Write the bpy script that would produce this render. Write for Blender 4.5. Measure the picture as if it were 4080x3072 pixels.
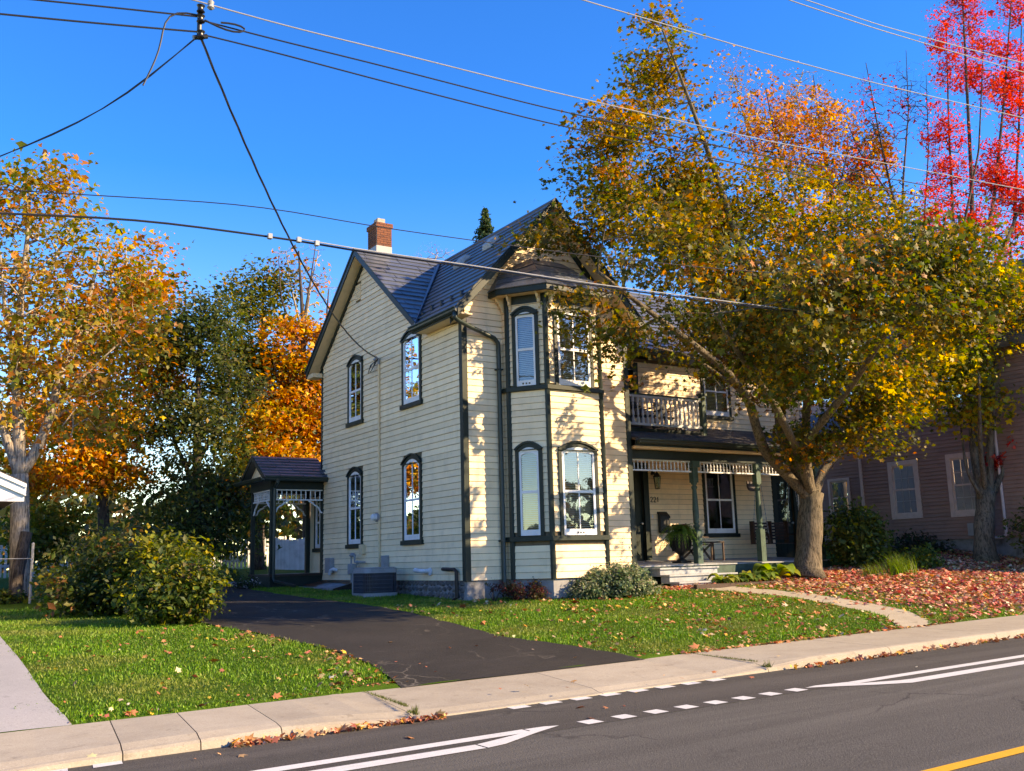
import bpy, math, random
import numpy as np
from mathutils import Vector, Matrix
sc = bpy.context.scene
for o in list(bpy.data.objects): bpy.data.objects.remove(o)
random.seed(7); RNG = np.random.default_rng(11)
# ---------------------------------------------------------------- camera
YAW, PITCH, ROLL = (math.radians(a) for a in (32.70, 10.21, -1.547))
FPX = 3868.0                                   # focal length in pixels of the 4080 px wide photograph
CF = np.array([math.sin(YAW)*math.cos(PITCH), math.cos(YAW)*math.cos(PITCH), math.sin(PITCH)])
_r = np.array([math.cos(YAW), -math.sin(YAW), 0.0]); _u = np.cross(_r, CF)
CR = _r*math.cos(ROLL) + _u*math.sin(ROLL); CU = -_r*math.sin(ROLL) + _u*math.cos(ROLL)
CP = np.array([-10.29, -17.99, 1.60])
cam = bpy.data.objects.new('camera', bpy.data.cameras.new('camera'))
sc.collection.objects.link(cam)
cam.data.sensor_fit = 'HORIZONTAL'; cam.data.sensor_width = 36.0
cam.data.lens = FPX/4080*36.0; cam.data.clip_start = 0.1; cam.data.clip_end = 2000
M = Matrix.Identity(4)
for i in range(3):
    M[i][0], M[i][1], M[i][2], M[i][3] = CR[i], CU[i], -CF[i], CP[i]
cam.matrix_world = M
sc.camera = cam
def ray(px, py): return CF + CR*((px-2040)/FPX) + CU*((1536-py)/FPX)
def at(px, py, Y):                              # point of the place seen at a pixel, at depth Y
    d = ray(px, py); return CP + d*((Y-CP[1])/d[1])
# ---------------------------------------------------------------- sky, sun, exposure
SUN_EL = math.radians(26.6); SUN_AZ = math.radians(46.5)   # azimuth from -Y towards +X
w = bpy.data.worlds.new('World'); sc.world = w; w.use_nodes = True
nt = w.node_tree; bg = nt.nodes['Background']
sky = nt.nodes.new('ShaderNodeTexSky'); sky.sky_type = 'NISHITA'; sky.sun_disc = False
sky.sun_elevation = SUN_EL; sky.sun_rotation = math.pi - SUN_AZ
sky.altitude = 300; sky.air_density = 1.0; sky.dust_density = 0.1; sky.ozone_density = 3.0
hs = nt.nodes.new('ShaderNodeHueSaturation'); hs.inputs['Hue'].default_value = 0.522; hs.inputs['Saturation'].default_value = 1.45; hs.inputs['Value'].default_value = 1.05
nt.links.new(sky.outputs[0], hs.inputs['Color']); nt.links.new(hs.outputs[0], bg.inputs['Color'])
bg.inputs['Strength'].default_value = 0.15
sun = bpy.data.objects.new('sun', bpy.data.lights.new('sun', 'SUN')); sc.collection.objects.link(sun)
sun.data.energy = 3.5; sun.data.angle = math.radians(0.53); sun.data.color = (1.0, 0.88, 0.72)
SD = Vector((math.sin(SUN_AZ)*math.cos(SUN_EL), -math.cos(SUN_AZ)*math.cos(SUN_EL), math.sin(SUN_EL)))
sun.rotation_euler = SD.to_track_quat('Z', 'Y').to_euler(); sun.location = (20, -20, 25)
sc.view_settings.view_transform = 'Standard'; sc.view_settings.look = 'None'
sc.view_settings.exposure = 1.62
sc.view_settings.use_white_balance = True; sc.view_settings.white_balance_temperature = 10600   # the photograph is balanced warm; sc.view_settings.gamma = 1.0
sc.cycles.max_bounces = 6; sc.cycles.transparent_max_bounces = 12; sc.cycles.transmission_bounces = 4
# ---------------------------------------------------------------- helpers
COL = sc.collection
ORG = {}
def empty(name, loc, label, cat, group=None):
    o = bpy.data.objects.new(name, None); COL.objects.link(o); o.location = loc
    o.empty_display_size = 0.2; o['label'] = label; o['category'] = cat
    if group: o['group'] = group
    ORG[o.name] = np.array(loc, float); return o
def origin(p): return ORG[p.name] if p is not None else np.zeros(3)
def reg(o, parent):
    COL.objects.link(o)
    if parent is not None: o.parent = parent; ORG[o.name] = origin(parent)
    else: ORG[o.name] = np.zeros(3)
    return o
def unit(v): v = np.asarray(v, float); return v/(np.linalg.norm(v)+1e-12)
class MB:
    def __init__(s): s.v = []; s.f = []
    def add(s, pts, faces):
        n = len(s.v); s.v += [tuple(map(float, p)) for p in pts]; s.f += [tuple(n+i for i in f) for f in faces]; return s
    def hexa(s, p): return s.add(p, [(3,2,1,0),(4,5,6,7),(0,1,5,4),(1,2,6,5),(2,3,7,6),(3,0,4,7)])
    def box(s, x0, x1, y0, y1, z0, z1):
        return s.hexa([(x0,y0,z0),(x1,y0,z0),(x1,y1,z0),(x0,y1,z0),(x0,y0,z1),(x1,y0,z1),(x1,y1,z1),(x0,y1,z1)])
    def bar(s, a, b, wid, hei, up=(0,0,1)):
        a = np.array(a, float); b = np.array(b, float); d = unit(b-a); si = unit(np.cross(d, up)); u = np.cross(si, d)
        q = [(-1,-1),(1,-1),(1,1),(-1,1)]
        return s.hexa([a+si*x*wid/2+u*y*hei/2 for x, y in q]+[b+si*x*wid/2+u*y*hei/2 for x, y in q])
    def prism(s, poly, vec):
        n = len(poly); poly = [np.array(p, float) for p in poly]; vec = np.array(vec, float)
        return s.add(poly+[p+vec for p in poly], [tuple(range(n))[::-1], tuple(range(n, 2*n))]+[(i,(i+1)%n,n+(i+1)%n,n+i) for i in range(n)])
    def ring(s, outer, inner, vec):
        n = len(outer); vec = np.array(vec, float); o = [np.array(p, float) for p in outer]; q = [np.array(p, float) for p in inner]
        V = o+q+[p+vec for p in o]+[p+vec for p in q]; F = []
        for i in range(n):
            j = (i+1) % n
            F += [(i,j,n+j,n+i),(2*n+i,3*n+i,3*n+j,2*n+j),(i,2*n+i,2*n+j,j),(n+i,n+j,3*n+j,3*n+i)]
        return s.add(V, F)
    def tube(s, path, rad, n=8, caps=True):
        P = [np.array(p, float) for p in path]
        if not hasattr(rad, '__len__'): rad = [rad]*len(P)
        V = []; F = []; prev = None
        for i, p in enumerate(P):
            t = unit(P[min(i+1, len(P)-1)]-P[max(i-1, 0)])
            if prev is None:
                a = np.array([0,0,1.0]) if abs(t[2]) < .9 else np.array([1.0,0,0])
                e = unit(np.cross(t, a))
            else: e = unit(prev - t*np.dot(prev, t))
            prev = e; g = np.cross(t, e)
            V += [p+rad[i]*(math.cos(2*math.pi*k/n)*e+math.sin(2*math.pi*k/n)*g) for k in range(n)]
        for i in range(len(P)-1):
            F += [(i*n+k, i*n+(k+1)%n, (i+1)*n+(k+1)%n, (i+1)*n+k) for k in range(n)]
        if caps: F += [tuple(range(n))[::-1], tuple((len(P)-1)*n+k for k in range(n))]
        return s.add(V, F)
    def lathe(s, c, prof, n=12, axis=(0,0,1)):
        ax = unit(axis); a = np.array([1.0,0,0]) if abs(ax[0]) < .9 else np.array([0,1.0,0])
        e = unit(np.cross(ax, a)); g = np.cross(ax, e); c = np.array(c, float); V = []; F = []
        for r, h in prof: V += [c+ax*h+r*(math.cos(2*math.pi*k/n)*e+math.sin(2*math.pi*k/n)*g) for k in range(n)]
        for i in range(len(prof)-1): F += [(i*n+k, i*n+(k+1)%n, (i+1)*n+(k+1)%n, (i+1)*n+k) for k in range(n)]
        F += [tuple(range(n))[::-1], tuple((len(prof)-1)*n+k for k in range(n))]
        return s.add(V, F)
    def mesh(s, name, off=(0,0,0), smooth=False):
        me = bpy.data.meshes.new(name); off = np.array(off, float)
        me.from_pydata([tuple(np.array(p)-off) for p in s.v], [], s.f)
        if smooth: me.shade_smooth()
        return me
    def build(s, name, mat, parent=None, smooth=False, label=None, cat=None, group=None, kind=None, bevel=0):
        me = s.mesh(name, origin(parent), smooth); me.materials.append(mat)
        o = bpy.data.objects.new(name, me); reg(o, parent)
        if label: o['label'] = label
        if cat: o['category'] = cat
        if group: o['group'] = group
        if kind: o['kind'] = kind
        if bevel:
            b = o.modifiers.new('b', 'BEVEL'); b.width = bevel; b.segments = 2; b.limit_method = 'ANGLE'
        return o
def inst(name, me, parent, loc, rot=None, group=None):
    o = bpy.data.objects.new(name, me); reg(o, parent)
    o.location = Vector(np.array(loc, float)-origin(parent))
    if rot is not None: o.rotation_euler = rot
    if group: o['group'] = group
    return o
def big_mesh(name, V, F, mat, parent=None, col=None, smooth=False, kind=None):
    """V (n,3) world, F (m,k) equal-sided faces; fast"""
    V = np.asarray(V, np.float32) - origin(parent).astype(np.float32); F = np.asarray(F, np.int32); k = F.shape[1]
    me = bpy.data.meshes.new(name); me.vertices.add(len(V)); me.vertices.foreach_set('co', V.ravel())
    me.loops.add(F.size); me.loops.foreach_set('vertex_index', F.ravel())
    me.polygons.add(len(F)); me.polygons.foreach_set('loop_start', np.arange(0, F.size, k, dtype=np.int32))
    if smooth: me.polygons.foreach_set('use_smooth', np.ones(len(F), bool))
    if col is not None:
        a = me.color_attributes.new('col', 'FLOAT_COLOR', 'POINT')
        c = np.ones((len(V), 4), np.float32); c[:, :3] = col; a.data.foreach_set('color', c.ravel())
    me.update(calc_edges=True); me.materials.append(mat)
    o = bpy.data.objects.new(name, me); reg(o, parent)
    if kind: o['kind'] = kind
    return o
# ---------------------------------------------------------------- materials
def lin(c): return tuple((x/12.92 if x <= .04045 else ((x+.055)/1.055)**2.4) for x in (v/255 for v in c))
class N:
    def __init__(s, name):
        s.m = bpy.data.materials.new(name); s.m.use_nodes = True; s.t = s.m.node_tree
        s.b = s.t.nodes['Principled BSDF']; s.out = s.t.nodes['Material Output']
    def n(s, kind, **kw):
        x = s.t.nodes.new('ShaderNode'+kind)
        for k, v in kw.items():
            if k in x.inputs: x.inputs[k].default_value = v
            else: setattr(x, k, v)
        return x
    def l(s, a, b): s.t.links.new(a, b)
    def noise(s, scale, detail=4, rough=.6, vec=None, dist=0):
        x = s.n('TexNoise'); x.inputs['Scale'].default_value = scale; x.inputs['Detail'].default_value = detail
        x.inputs['Roughness'].default_value = rough; x.inputs['Distortion'].default_value = dist
        s.l(vec if vec is not None else s.coord(), x.inputs['Vector']); return x.outputs['Fac']
    def coord(s, scale=None, obj=False):
        if not hasattr(s, '_tc'):
            s._geo = s.n('NewGeometry'); s._tc = s._geo.outputs['Position']
        if scale is None: return s._tc
        mp = s.n('Mapping'); mp.inputs['Scale'].default_value = scale; s.l(s._tc, mp.inputs['Vector']); return mp.outputs[0]
    def ramp(s, fac, stops):
        x = s.n('ValToRGB'); e = x.color_ramp.elements
        while len(e) < len(stops): e.new(.5)
        for el, (p, c) in zip(e, stops): el.position = p; el.color = (*c, 1) if len(c) == 3 else c
        s.l(fac, x.inputs[0]); return x.outputs[0]
    def mix(s, fac, a, b, mode='MIX'):
        x = s.n('Mix', data_type='RGBA', blend_type=mode)
        for inp, v in ((x.inputs[0], fac), (x.inputs[6], a), (x.inputs[7], b)):
            if isinstance(v, (int, float)): inp.default_value = v
            elif isinstance(v, tuple): inp.default_value = (*v, 1) if len(v) == 3 else v
            else: s.l(v, inp)
        return x.outputs[2]
    def math(s, op, a, b=0.0):
        x = s.n('Math', operation=op)
        for inp, v in ((x.inputs[0], a), (x.inputs[1], b)):
            if isinstance(v, (int, float)): inp.default_value = v
            else: s.l(v, inp)
        return x.outputs[0]
    def rnd(s):
        x = s.n('ObjectInfo'); return x.outputs['Random']
    def bump(s, h, strength=.3, dist=.01):
        x = s.n('Bump'); x.inputs['Strength'].default_value = strength; x.inputs['Distance'].default_value = dist
        s.l(h, x.inputs['Height']); s.l(x.outputs[0], s.b.inputs['Normal'])
    def col(s, c):
        if isinstance(c, tuple): s.b.inputs['Base Color'].default_value = (*c, 1)
        else: s.l(c, s.b.inputs['Base Color'])
    def rough(s, r, spec=.5):
        if isinstance(r, (int, float)): s.b.inputs['Roughness'].default_value = r
        else: s.l(r, s.b.inputs['Roughness'])
        s.b.inputs['Specular IOR Level'].default_value = spec
def paint(name, c, rough=.5, spec=.4, wear=.25, scale=6., bump=.12, rnd=.1, dirt=None):
    m = N(name); a = m.noise(scale, 5); b = m.noise(scale*9, 3)
    dk = tuple(x*(1-wear) for x in c); lt = tuple(min(1, x*(1+wear*.45)) for x in c)
    k = m.ramp(a, [(.3, dk), (.5, c), (.75, lt)])
    if rnd:
        h = m.n('HueSaturation'); m.l(k, h.inputs['Color'])
        m.l(m.math('ADD', m.math('MULTIPLY', m.rnd(), rnd), 1-rnd/2), h.inputs['Value']); k = h.outputs[0]
    if dirt:
        d = m.noise(2.2, 6, .7, m.coord((1, 1, .35))); k = m.mix(m.ramp(d, [(.52, (0,0,0)), (.8, (.45,.45,.45))]), k, dirt); st = m.noise(9, 4, .7, m.coord((1, 1, .06))); k = m.mix(m.ramp(st, [(.62, (0,0,0)), (.8, (.35,.35,.35))]), k, tuple(x*.6 for x in dirt))
    m.col(k); m.rough(rough, spec); m.bump(b, bump, .004); return m.m
CREAM = paint('cream_siding_paint', (.94,.71,.47), .55, .3, .12, 3., .25, .17, (.55,.44,.30))
SHADESHEATH = paint('shade_toned_sheathing', (.16,.12,.08), .9, .1)  # wall backing, coloured dark to deepen the shadow lines under the clapboards
CREAM2 = paint('cream_soffit_paint', (.80,.58,.36), .6, .3, .12)
GREEN = paint('dark_green_paint', (.016,.025,.020), .45, .28, .3, 5.)
GREENL = paint('porch_green_paint', (.055,.100,.080), .5, .3, .35, 8., .3, .1, (.10,.12,.10))
WHITE = paint('white_trim_paint', (.74,.75,.78), .45, .4, .12, 5., .15, .08, (.5,.48,.44))
WHITEF = paint('weathered_white_paint', (.70,.72,.76), .6, .3, .25, 4., .3, .2, (.33,.33,.32))
GREYST = paint('grey_step_paint', (.33,.35,.37), .6, .3, .25, 6., .3, .1, (.2,.17,.14))
BLACK = paint('black_metal', (.012,.012,.014), .4, .5, .3)
DARKW = paint('dark_stained_wood', (.055,.026,.017), .5, .4, .4, 12., .3)
SLATE = paint('slate_metal_shingle', (.098,.110,.135), .34, .7, .3, 2.5, .35, .25)
ASPHS = paint('porch_asphalt_shingle', (.095,.088,.085), .85, .2, .45, 18., .9, .35)
GUTTER = paint('green_aluminium', (.024,.038,.034), .35, .45, .25)
STEEL = paint('grey_steel', (.28,.29,.31), .45, .5, .2)
ACBLUE = paint('grille_blue_grey', (.06,.07,.10), .45, .5, .2)
PVC = paint('white_pvc', (.68,.70,.74), .35, .5, .1)
DARK = paint('dark_interior', (.02,.02,.022), .8, .1, .2)
NBR = paint('brown_siding', (.30,.185,.155), .6, .3, .18, 3., .25, .12)
NBRT = paint('taupe_trim', (.62,.48,.44), .5, .3, .15)
CONC = paint('foundation_parging', (.26,.26,.27), .9, .2, .5, 4., .8, .1, (.10,.10,.10))
BLIND = paint('window_blind', (.86,.86,.84), .6, .3, .1)
LEAD = paint('flashing_metal', (.32,.32,.32), .5, .5, .2)
def brick_m():
    m = N('chimney_brick'); a = m.noise(30, 4); r = m.rnd()
    k = m.ramp(r, [(0, (.16,.055,.035)), (.35, (.25,.085,.045)), (.7, (.20,.07,.045)), (1, (.11,.05,.04))])
    m.col(m.mix(.35, k, m.ramp(a, [(.3, (.08,.035,.025)), (.7, (.33,.15,.09))]))); m.rough(.9, .2); m.bump(a, .6, .006); return m.m
BRICK = brick_m()
MORTAR = paint('mortar', (.42,.37,.31), .95, .1, .3, 20., .5)
def stone_m():
    m = N('field_stone'); a = m.noise(9, 6); r = m.rnd()
    k = m.ramp(r, [(0, (.10,.075,.07)), (.4, (.19,.16,.15)), (.7, (.13,.12,.13)), (1, (.25,.21,.18))])
    m.col(m.mix(.5, k, m.ramp(a, [(.3, (.05,.045,.045)), (.7, (.28,.25,.23))]))); m.rough(.9, .2); m.bump(a, .8, .02); return m.m
STONE = stone_m()
def bark(name, a, b, sc_=26.):
    m = N(name); v = m.noise(sc_, 6, .7, m.coord((1, 1, .16)), .6); q = m.noise(2.2, 3)
    k = m.mix(m.ramp(q, [(.35, (0,0,0)), (.65, (1,1,1))]), m.ramp(v, [(.38, tuple(x*.25 for x in a)), (.56, a)]), m.ramp(v, [(.38, tuple(x*.3 for x in b)), (.56, b)]))
    m.col(k); m.rough(.95, .15); m.bump(v, 1.0, .03); return m.m
BARK = bark('maple_bark', (.22,.175,.125), (.15,.125,.095))
BARKL = bark('pale_bark', (.52,.43,.34), (.36,.30,.24))
BARKD = bark('dark_bark', (.075,.06,.055), (.12,.10,.09))
def leaf_m(name, trans=.5, rough=.5, tint=1.0):
    m = N(name); at_ = m.n('Attribute', attribute_name='col'); c = at_.outputs['Color']
    m.col(c); m.rough(rough, .35)
    tr = m.n('BsdfTranslucent'); g = m.n('HueSaturation'); g.inputs['Saturation'].default_value = 1.15; g.inputs['Value'].default_value = 1.3
    m.l(c, g.inputs['Color']); m.l(g.outputs[0], tr.inputs['Color'])
    mx = m.n('MixShader'); mx.inputs[0].default_value = trans
    m.l(m.b.outputs[0], mx.inputs[1]); m.l(tr.outputs[0], mx.inputs[2]); m.l(mx.outputs[0], m.out.inputs['Surface']); return m.m
LEAF = leaf_m('leaf'); DRYLEAF = leaf_m('fallen_leaf', .12, .7); BLADE = leaf_m('grass_blade', .3, .55)
def glass_m(name='window_glass', base=.13, tint=(.8,.9,1)):
    m = N(name); gl = m.n('BsdfGlossy'); gl.inputs['Roughness'].default_value = .015; gl.inputs['Color'].default_value = (*tint, 1)
    nz = m.noise(2.5, 2); bp = m.n('Bump'); bp.inputs['Strength'].default_value = .06; bp.inputs['Distance'].default_value = .02
    m.l(nz, bp.inputs['Height']); m.l(bp.outputs[0], gl.inputs['Normal'])
    tr = m.n('BsdfTransparent'); tr.inputs['Color'].default_value = (.86,.9,.92,1)
    lw = m.n('LayerWeight'); lw.inputs['Blend'].default_value = .35
    f = m.math('ADD', m.math('MULTIPLY', lw.outputs['Fresnel'], .8), base)
    mx = m.n('MixShader'); m.l(f, mx.inputs[0]); m.l(tr.outputs[0], mx.inputs[1]); m.l(gl.outputs[0], mx.inputs[2])
    m.l(mx.outputs[0], m.out.inputs['Surface']); return m.m
GLASS = glass_m()
def asphalt(name, c, worn, streak=True, crack=.35, cw=.012, crackc=(.03,.028,.026)):
    m = N(name); a = m.noise(52, 3, .75); b = m.noise(.7, 6, .7); s_ = m.noise(1.0, 5, .65, m.coord((.06, 1.0, 1)), .5); sp = m.noise(120, 1, .5)
    k = m.ramp(a, [(.3, tuple(x*.55 for x in c)), (.55, c), (.78, tuple(min(1, x*1.9) for x in c))])
    k = m.mix(m.ramp(b, [(.35, (0,0,0)), (.75, (.5,.5,.5))]), k, worn)
    if streak: k = m.mix(m.ramp(s_, [(.46, (0,0,0)), (.66, (.8,.8,.8))]), k, tuple(x*1.4 for x in worn)); k = m.mix(m.ramp(m.noise(1.0, 3, .5, m.coord((.03, .5, 1))), [(.5, (0,0,0)), (.7, (.6,.6,.6))]), k, tuple(x*.72 for x in c))
    vo = m.n('TexVoronoi', feature='DISTANCE_TO_EDGE'); vo.inputs['Scale'].default_value = crack; wv = m.n('Mapping'); ad = m.n('VectorMath', operation='ADD')
    nn = m.n('TexNoise'); nn.inputs['Scale'].default_value = 1.6; nn.inputs['Detail'].default_value = 5; m.l(m.coord(), nn.inputs['Vector']); m.l(m.coord(), ad.inputs[0]); m.l(nn.outputs['Color'], ad.inputs[1]); m.l(ad.outputs[0], vo.inputs['Vector'])
    gate = m.ramp(m.noise(.5, 3), [(.48, (0,0,0)), (.60, (1,1,1))]); ck = m.ramp(vo.outputs['Distance'], [(0, (1,1,1)), (cw, (0,0,0))])
    k = m.mix(m.mix(1.0, ck, gate, 'MULTIPLY'), k, crackc)
    k = m.mix(m.ramp(sp, [(.66, (0,0,0)), (.74, (.8,.8,.8))]), k, tuple(min(1, x*2.6) for x in c))
    m.col(k); m.rough(.85, .25); m.bump(a, .9, .012); return m.m
ROAD = asphalt('road_asphalt', (.082,.077,.068), (.098,.092,.081))
LANE = asphalt('fresh_asphalt', (.062,.057,.050), (.076,.069,.061))
DRIVE = asphalt('driveway_asphalt', (.024,.022,.020), (.055,.049,.046), False, .9, .02, (.13,.115,.095))
def concrete(name, c, stain):
    m = N(name); a = m.noise(70, 4, .7); b = m.noise(1.6, 6, .7); s_ = m.noise(5, 5, .7)
    k = m.ramp(a, [(.25, tuple(x*.75 for x in c)), (.55, c), (.8, tuple(x*1.18 for x in c))])
    k = m.mix(m.ramp(b, [(.42, (0,0,0)), (.7, (.6,.6,.6))]), k, stain)
    k = m.mix(m.ramp(s_, [(.60, (0,0,0)), (.72, (.6,.6,.6))]), k, tuple(x*.55 for x in stain)); k = m.mix(m.ramp(m.noise(38, 2, .6), [(.62, (0,0,0)), (.72, (.55,.55,.55))]), k, tuple(x*.5 for x in c)); k = m.mix(m.ramp(m.noise(47, 2, .6), [(.64, (0,0,0)), (.74, (.5,.5,.5))]), k, tuple(min(1, x*1.6) for x in c))
    h = m.n('HueSaturation'); m.l(k, h.inputs['Color']); m.l(m.math('ADD', m.math('MULTIPLY', m.rnd(), .16), .92), h.inputs['Value'])
    m.col(h.outputs[0]); m.rough(.9, .2); m.bump(a, .5, .006); return m.m
WALK = concrete('sidewalk_concrete', (.40,.350,.275), (.28,.235,.18))
PATH = concrete('old_path_concrete', (.34,.33,.33), (.25,.25,.25))
def lawn_m():
    m = N('lawn_soil'); a = m.noise(3, 5, .7); b = m.noise(60, 3, .7)
    k = m.ramp(a, [(.3, (.04,.10,.008)), (.55, (.07,.15,.012)), (.75, (.10,.18,.02))])
    k = m.mix(m.ramp(b, [(.4, (0,0,0)), (.8, (.7,.7,.7))]), k, (.03,.045,.01)); m.col(k); m.rough(.95, .1); m.bump(b, 1., .03); return m.m
LAWN = lawn_m()
def marking(name, c):
    m = N(name); a = m.noise(90, 3, .7); b = m.noise(3, 5, .7)
    k = m.ramp(a, [(.28, tuple(x*.6 for x in c)), (.45, c)])
    m.col(m.mix(m.ramp(b, [(.5, (0,0,0)), (.8, (.45,.45,.45))]), k, tuple(x*.6 for x in c))); m.rough(.7, .3); m.bump(a, .5, .004); return m.m
MWHITE = marking('white_road_paint', (.60,.60,.58)); MYEL = marking('yellow_road_paint', (.70,.36,.03))
# ================================================================ GROUND
K = .0125
def rz(x): return K*(np.clip(x, -30, 30)+4.3)
def G(x, y):
    x = np.asarray(x, float); y = np.asarray(y, float)
    t = np.clip((y+6.8)/6.6, 0, 1); s = t*(1.35-.35*t)
    A = .62+.012*np.clip(x, 0, 18)+.06*np.clip(x-9, 0, 9)
    return rz(x)+.115+A*s+.035*np.clip(y, 0, 8)+.055*np.clip(y-8, 0, 12)
def grid(name, xs, ys, zf, mat, kind='structure', bumpy=0):
    X, Y = np.meshgrid(np.array(xs, float), np.array(ys, float)); Z = zf(X, Y)
    if bumpy: Z = Z+RNG.normal(0, bumpy, Z.shape)
    nx, ny = len(xs), len(ys); i = np.arange(nx*ny).reshape(ny, nx)
    F = np.stack([i[:-1,:-1], i[:-1,1:], i[1:,1:], i[1:,:-1]], -1).reshape(-1, 4)
    return big_mesh(name, np.stack([X, Y, Z], -1).reshape(-1, 3), F, mat, None, smooth=True, kind=kind)
def zlawn(X, Y):
    Z = G(X, Y); Z = np.where(Y < -6.81, rz(X)-.25, Z); return np.where(Y < -21, rz(X)+.05, Z)
xs = np.concatenate([[-600,-250,-100,-60,-40,-25,-18], np.arange(-14, 20.1, .4), [24,30,45,70,120,300,600]])
ys = np.concatenate([[-600,-200,-80,-40,-26,-21.2,-21.0,-14,-8,-6.83], np.arange(-6.8, 9, .3), np.arange(9, 22, 1.), [26,35,50,80,150,300,600]])
o = grid('lawn', xs, ys, zlawn, LAWN); o['label'] = 'green front lawn sloping down to the sidewalk'
rx = [-300,-100,-60]+list(range(-40, 41, 4))+[60,100,300]
o = grid('road', rx, [-20.5,-17,-14,-12,-10.02], lambda X, Y: rz(X), ROAD); o['label'] = 'grey asphalt road'
o2 = grid('bike_lane', rx, [-10.02,-9.4,-8.45], lambda X, Y: rz(X)+.002, LANE); o2['label'] = 'darker asphalt bike lane beside the kerb'
def mark(name, pts, mat, parent, dz=.006):
    n = max(2, int(max(abs(p[0]) for p in pts)/3)); mb = MB()
    mb.add([(x, y, float(rz(x))+dz) for x, y in pts], [tuple(range(len(pts)))]); return mb.build(name, mat, parent)
def strip(name, x0, x1, y0, y1, mat, parent, dz=.006):
    mb = MB(); X = np.arange(x0, x1+.01, (x1-x0)/max(1, round((x1-x0)/4)))
    for a, b in zip(X[:-1], X[1:]): mb.add([(a,y0,rz(a)+dz),(b,y0,rz(b)+dz),(b,y1,rz(b)+dz),(a,y1,rz(a)+dz)], [(0,1,2,3)])
    return mb.build(name, mat, parent)
strip('white_line', -40, -5.0, -9.93, -9.76, MWHITE, o); strip('white_line', -40, -5.72, -10.30, -10.10, MWHITE, o)
mark('white_line', [(-5.7,-10.30),(-5.5,-10.26),(-4.95,-9.98),(-4.62,-9.84),(-4.75,-9.78),(-4.98,-9.77),(-4.98,-9.88),(-5.25,-9.97),(-5.7,-10.10)], MWHITE, o, .0065)
strip('white_line', -.42, 40, -10.06, -9.90, MWHITE, o); strip('white_line', .34, 40, -10.48, -10.27, MWHITE, o)
mark('white_line', [(-1.12,-9.86),(-.98,-9.93),(-.35,-10.30),(.02,-10.48),(.33,-10.48),(.33,-10.28),(.1,-10.25),(-.43,-10.06),(-.43,-9.90),(-.9,-9.82)], MWHITE, o, .0065)
strip('yellow_line', -40, 40, -13.40, -13.27, MYEL, o)
for i in range(8):
    x = -4.27+.424*i
    mark('dash', [(x-.10,-9.99),(x+.10,-9.98),(x+.10,-9.78),(x-.10,-9.79)], MWHITE, o)
    mark('dash', [(x-.12,-8.66),(x+.12,-8.65),(x+.13,-8.47),(x-.11,-8.48)], MWHITE, o)
mark('dash', [(-8.66,-8.67),(-8.42,-8.66),(-8.40,-8.50),(-8.64,-8.51)], MWHITE, o); mark('dash', [(-9.1,-8.69),(-8.86,-8.68),(-8.84,-8.52),(-9.08,-8.53)], MWHITE, o)
# sidewalk, one slab after another with a kerb face
sw = bpy.data.objects.new('sidewalk', None); COL.objects.link(sw); sw['kind'] = 'structure'; ORG['sidewalk'] = np.zeros(3)
J = [-24,-21.5,-19,-16.5,-14.5,-12.6,-10.4,-8.3,-7.62,-6.85,-5.42,-2.95,-.18,2.38,5.1,7.9,10.6,13.3,16,19,22,25,28,31]
def kerb(x):                                    # height of the kerb edge: dropped at the driveway
    return float(np.interp(x, [-9.6,-8.6,-6.6,-5.3,-.5,.25,3], [.03,.07,.115,.02,.02,.12,.12]))
for a, b in zip(J[:-1], J[1:]):
    mb = MB(); g = .0055; skew = -.12
    for q0, q1 in zip(np.linspace(a+g, b-g, 4)[:-1], np.linspace(a+g, b-g, 4)[1:]):
        def sec(x):
            yb = -6.8+.28*float(np.interp(x, [-5.6,-5.3,-.6,-.3], [0,1,1,0])); h = kerb(x); s_ = skew
            return [(x-s_*.9, yb, rz(x)+.12), (x+s_*.55, -8.25, rz(x)+min(.12,h+.03)), (x+s_*.68, -8.40, rz(x)+h), (x+s_*.72, -8.455, rz(x)+h*.93), (x+s_*.75, -8.495, rz(x)+h*.7), (x+s_*.78, -8.54, rz(x)-.1), (x-s_*.9, yb, rz(x)-.1)]
        A, B = sec(q0), sec(q1); n = len(A)
        mb.add(A+B, [(i, (i+1)%n, n+(i+1)%n, n+i) for i in range(n)]+[tuple(range(n))[::-1], tuple(range(n, 2*n))])
    mb.build('slab', WALK, sw)
# driveway, front walk, old path
def band(name, ctrl, mat, dz, label, cols=8, step=.2, noise=.004, kind='structure'):
    """ctrl: rows (yL,xL,yR,xR) interpolated along"""
    c = np.array(ctrl, float); s = np.linspace(0, len(c)-1, int(len(c)*6)); f = lambda k: np.interp(s, range(len(c)), c[:, k])
    L = np.stack([f(1), f(0)], -1); R_ = np.stack([f(3), f(2)], -1); t = np.linspace(0, 1, cols)[None, :, None]
    P = L[:, None]*(1-t)+R_[:, None]*t; Z = G(P[..., 0], P[..., 1])+dz+RNG.normal(0, noise, P.shape[:2])
    Z = Z-dz+dz*np.clip((P[..., 1]+6.82)/.35, -.3, 1); V = np.concatenate([P, Z[..., None]], -1).reshape(-1, 3); nx, ny = cols, len(s); i = np.arange(nx*ny).reshape(ny, nx)
    F = np.stack([i[:-1,:-1], i[:-1,1:], i[1:,1:], i[1:,:-1]], -1).reshape(-1, 4)
    o = big_mesh(name, V, F, mat, None, smooth=True, kind=kind); o['label'] = label; return o
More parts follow.
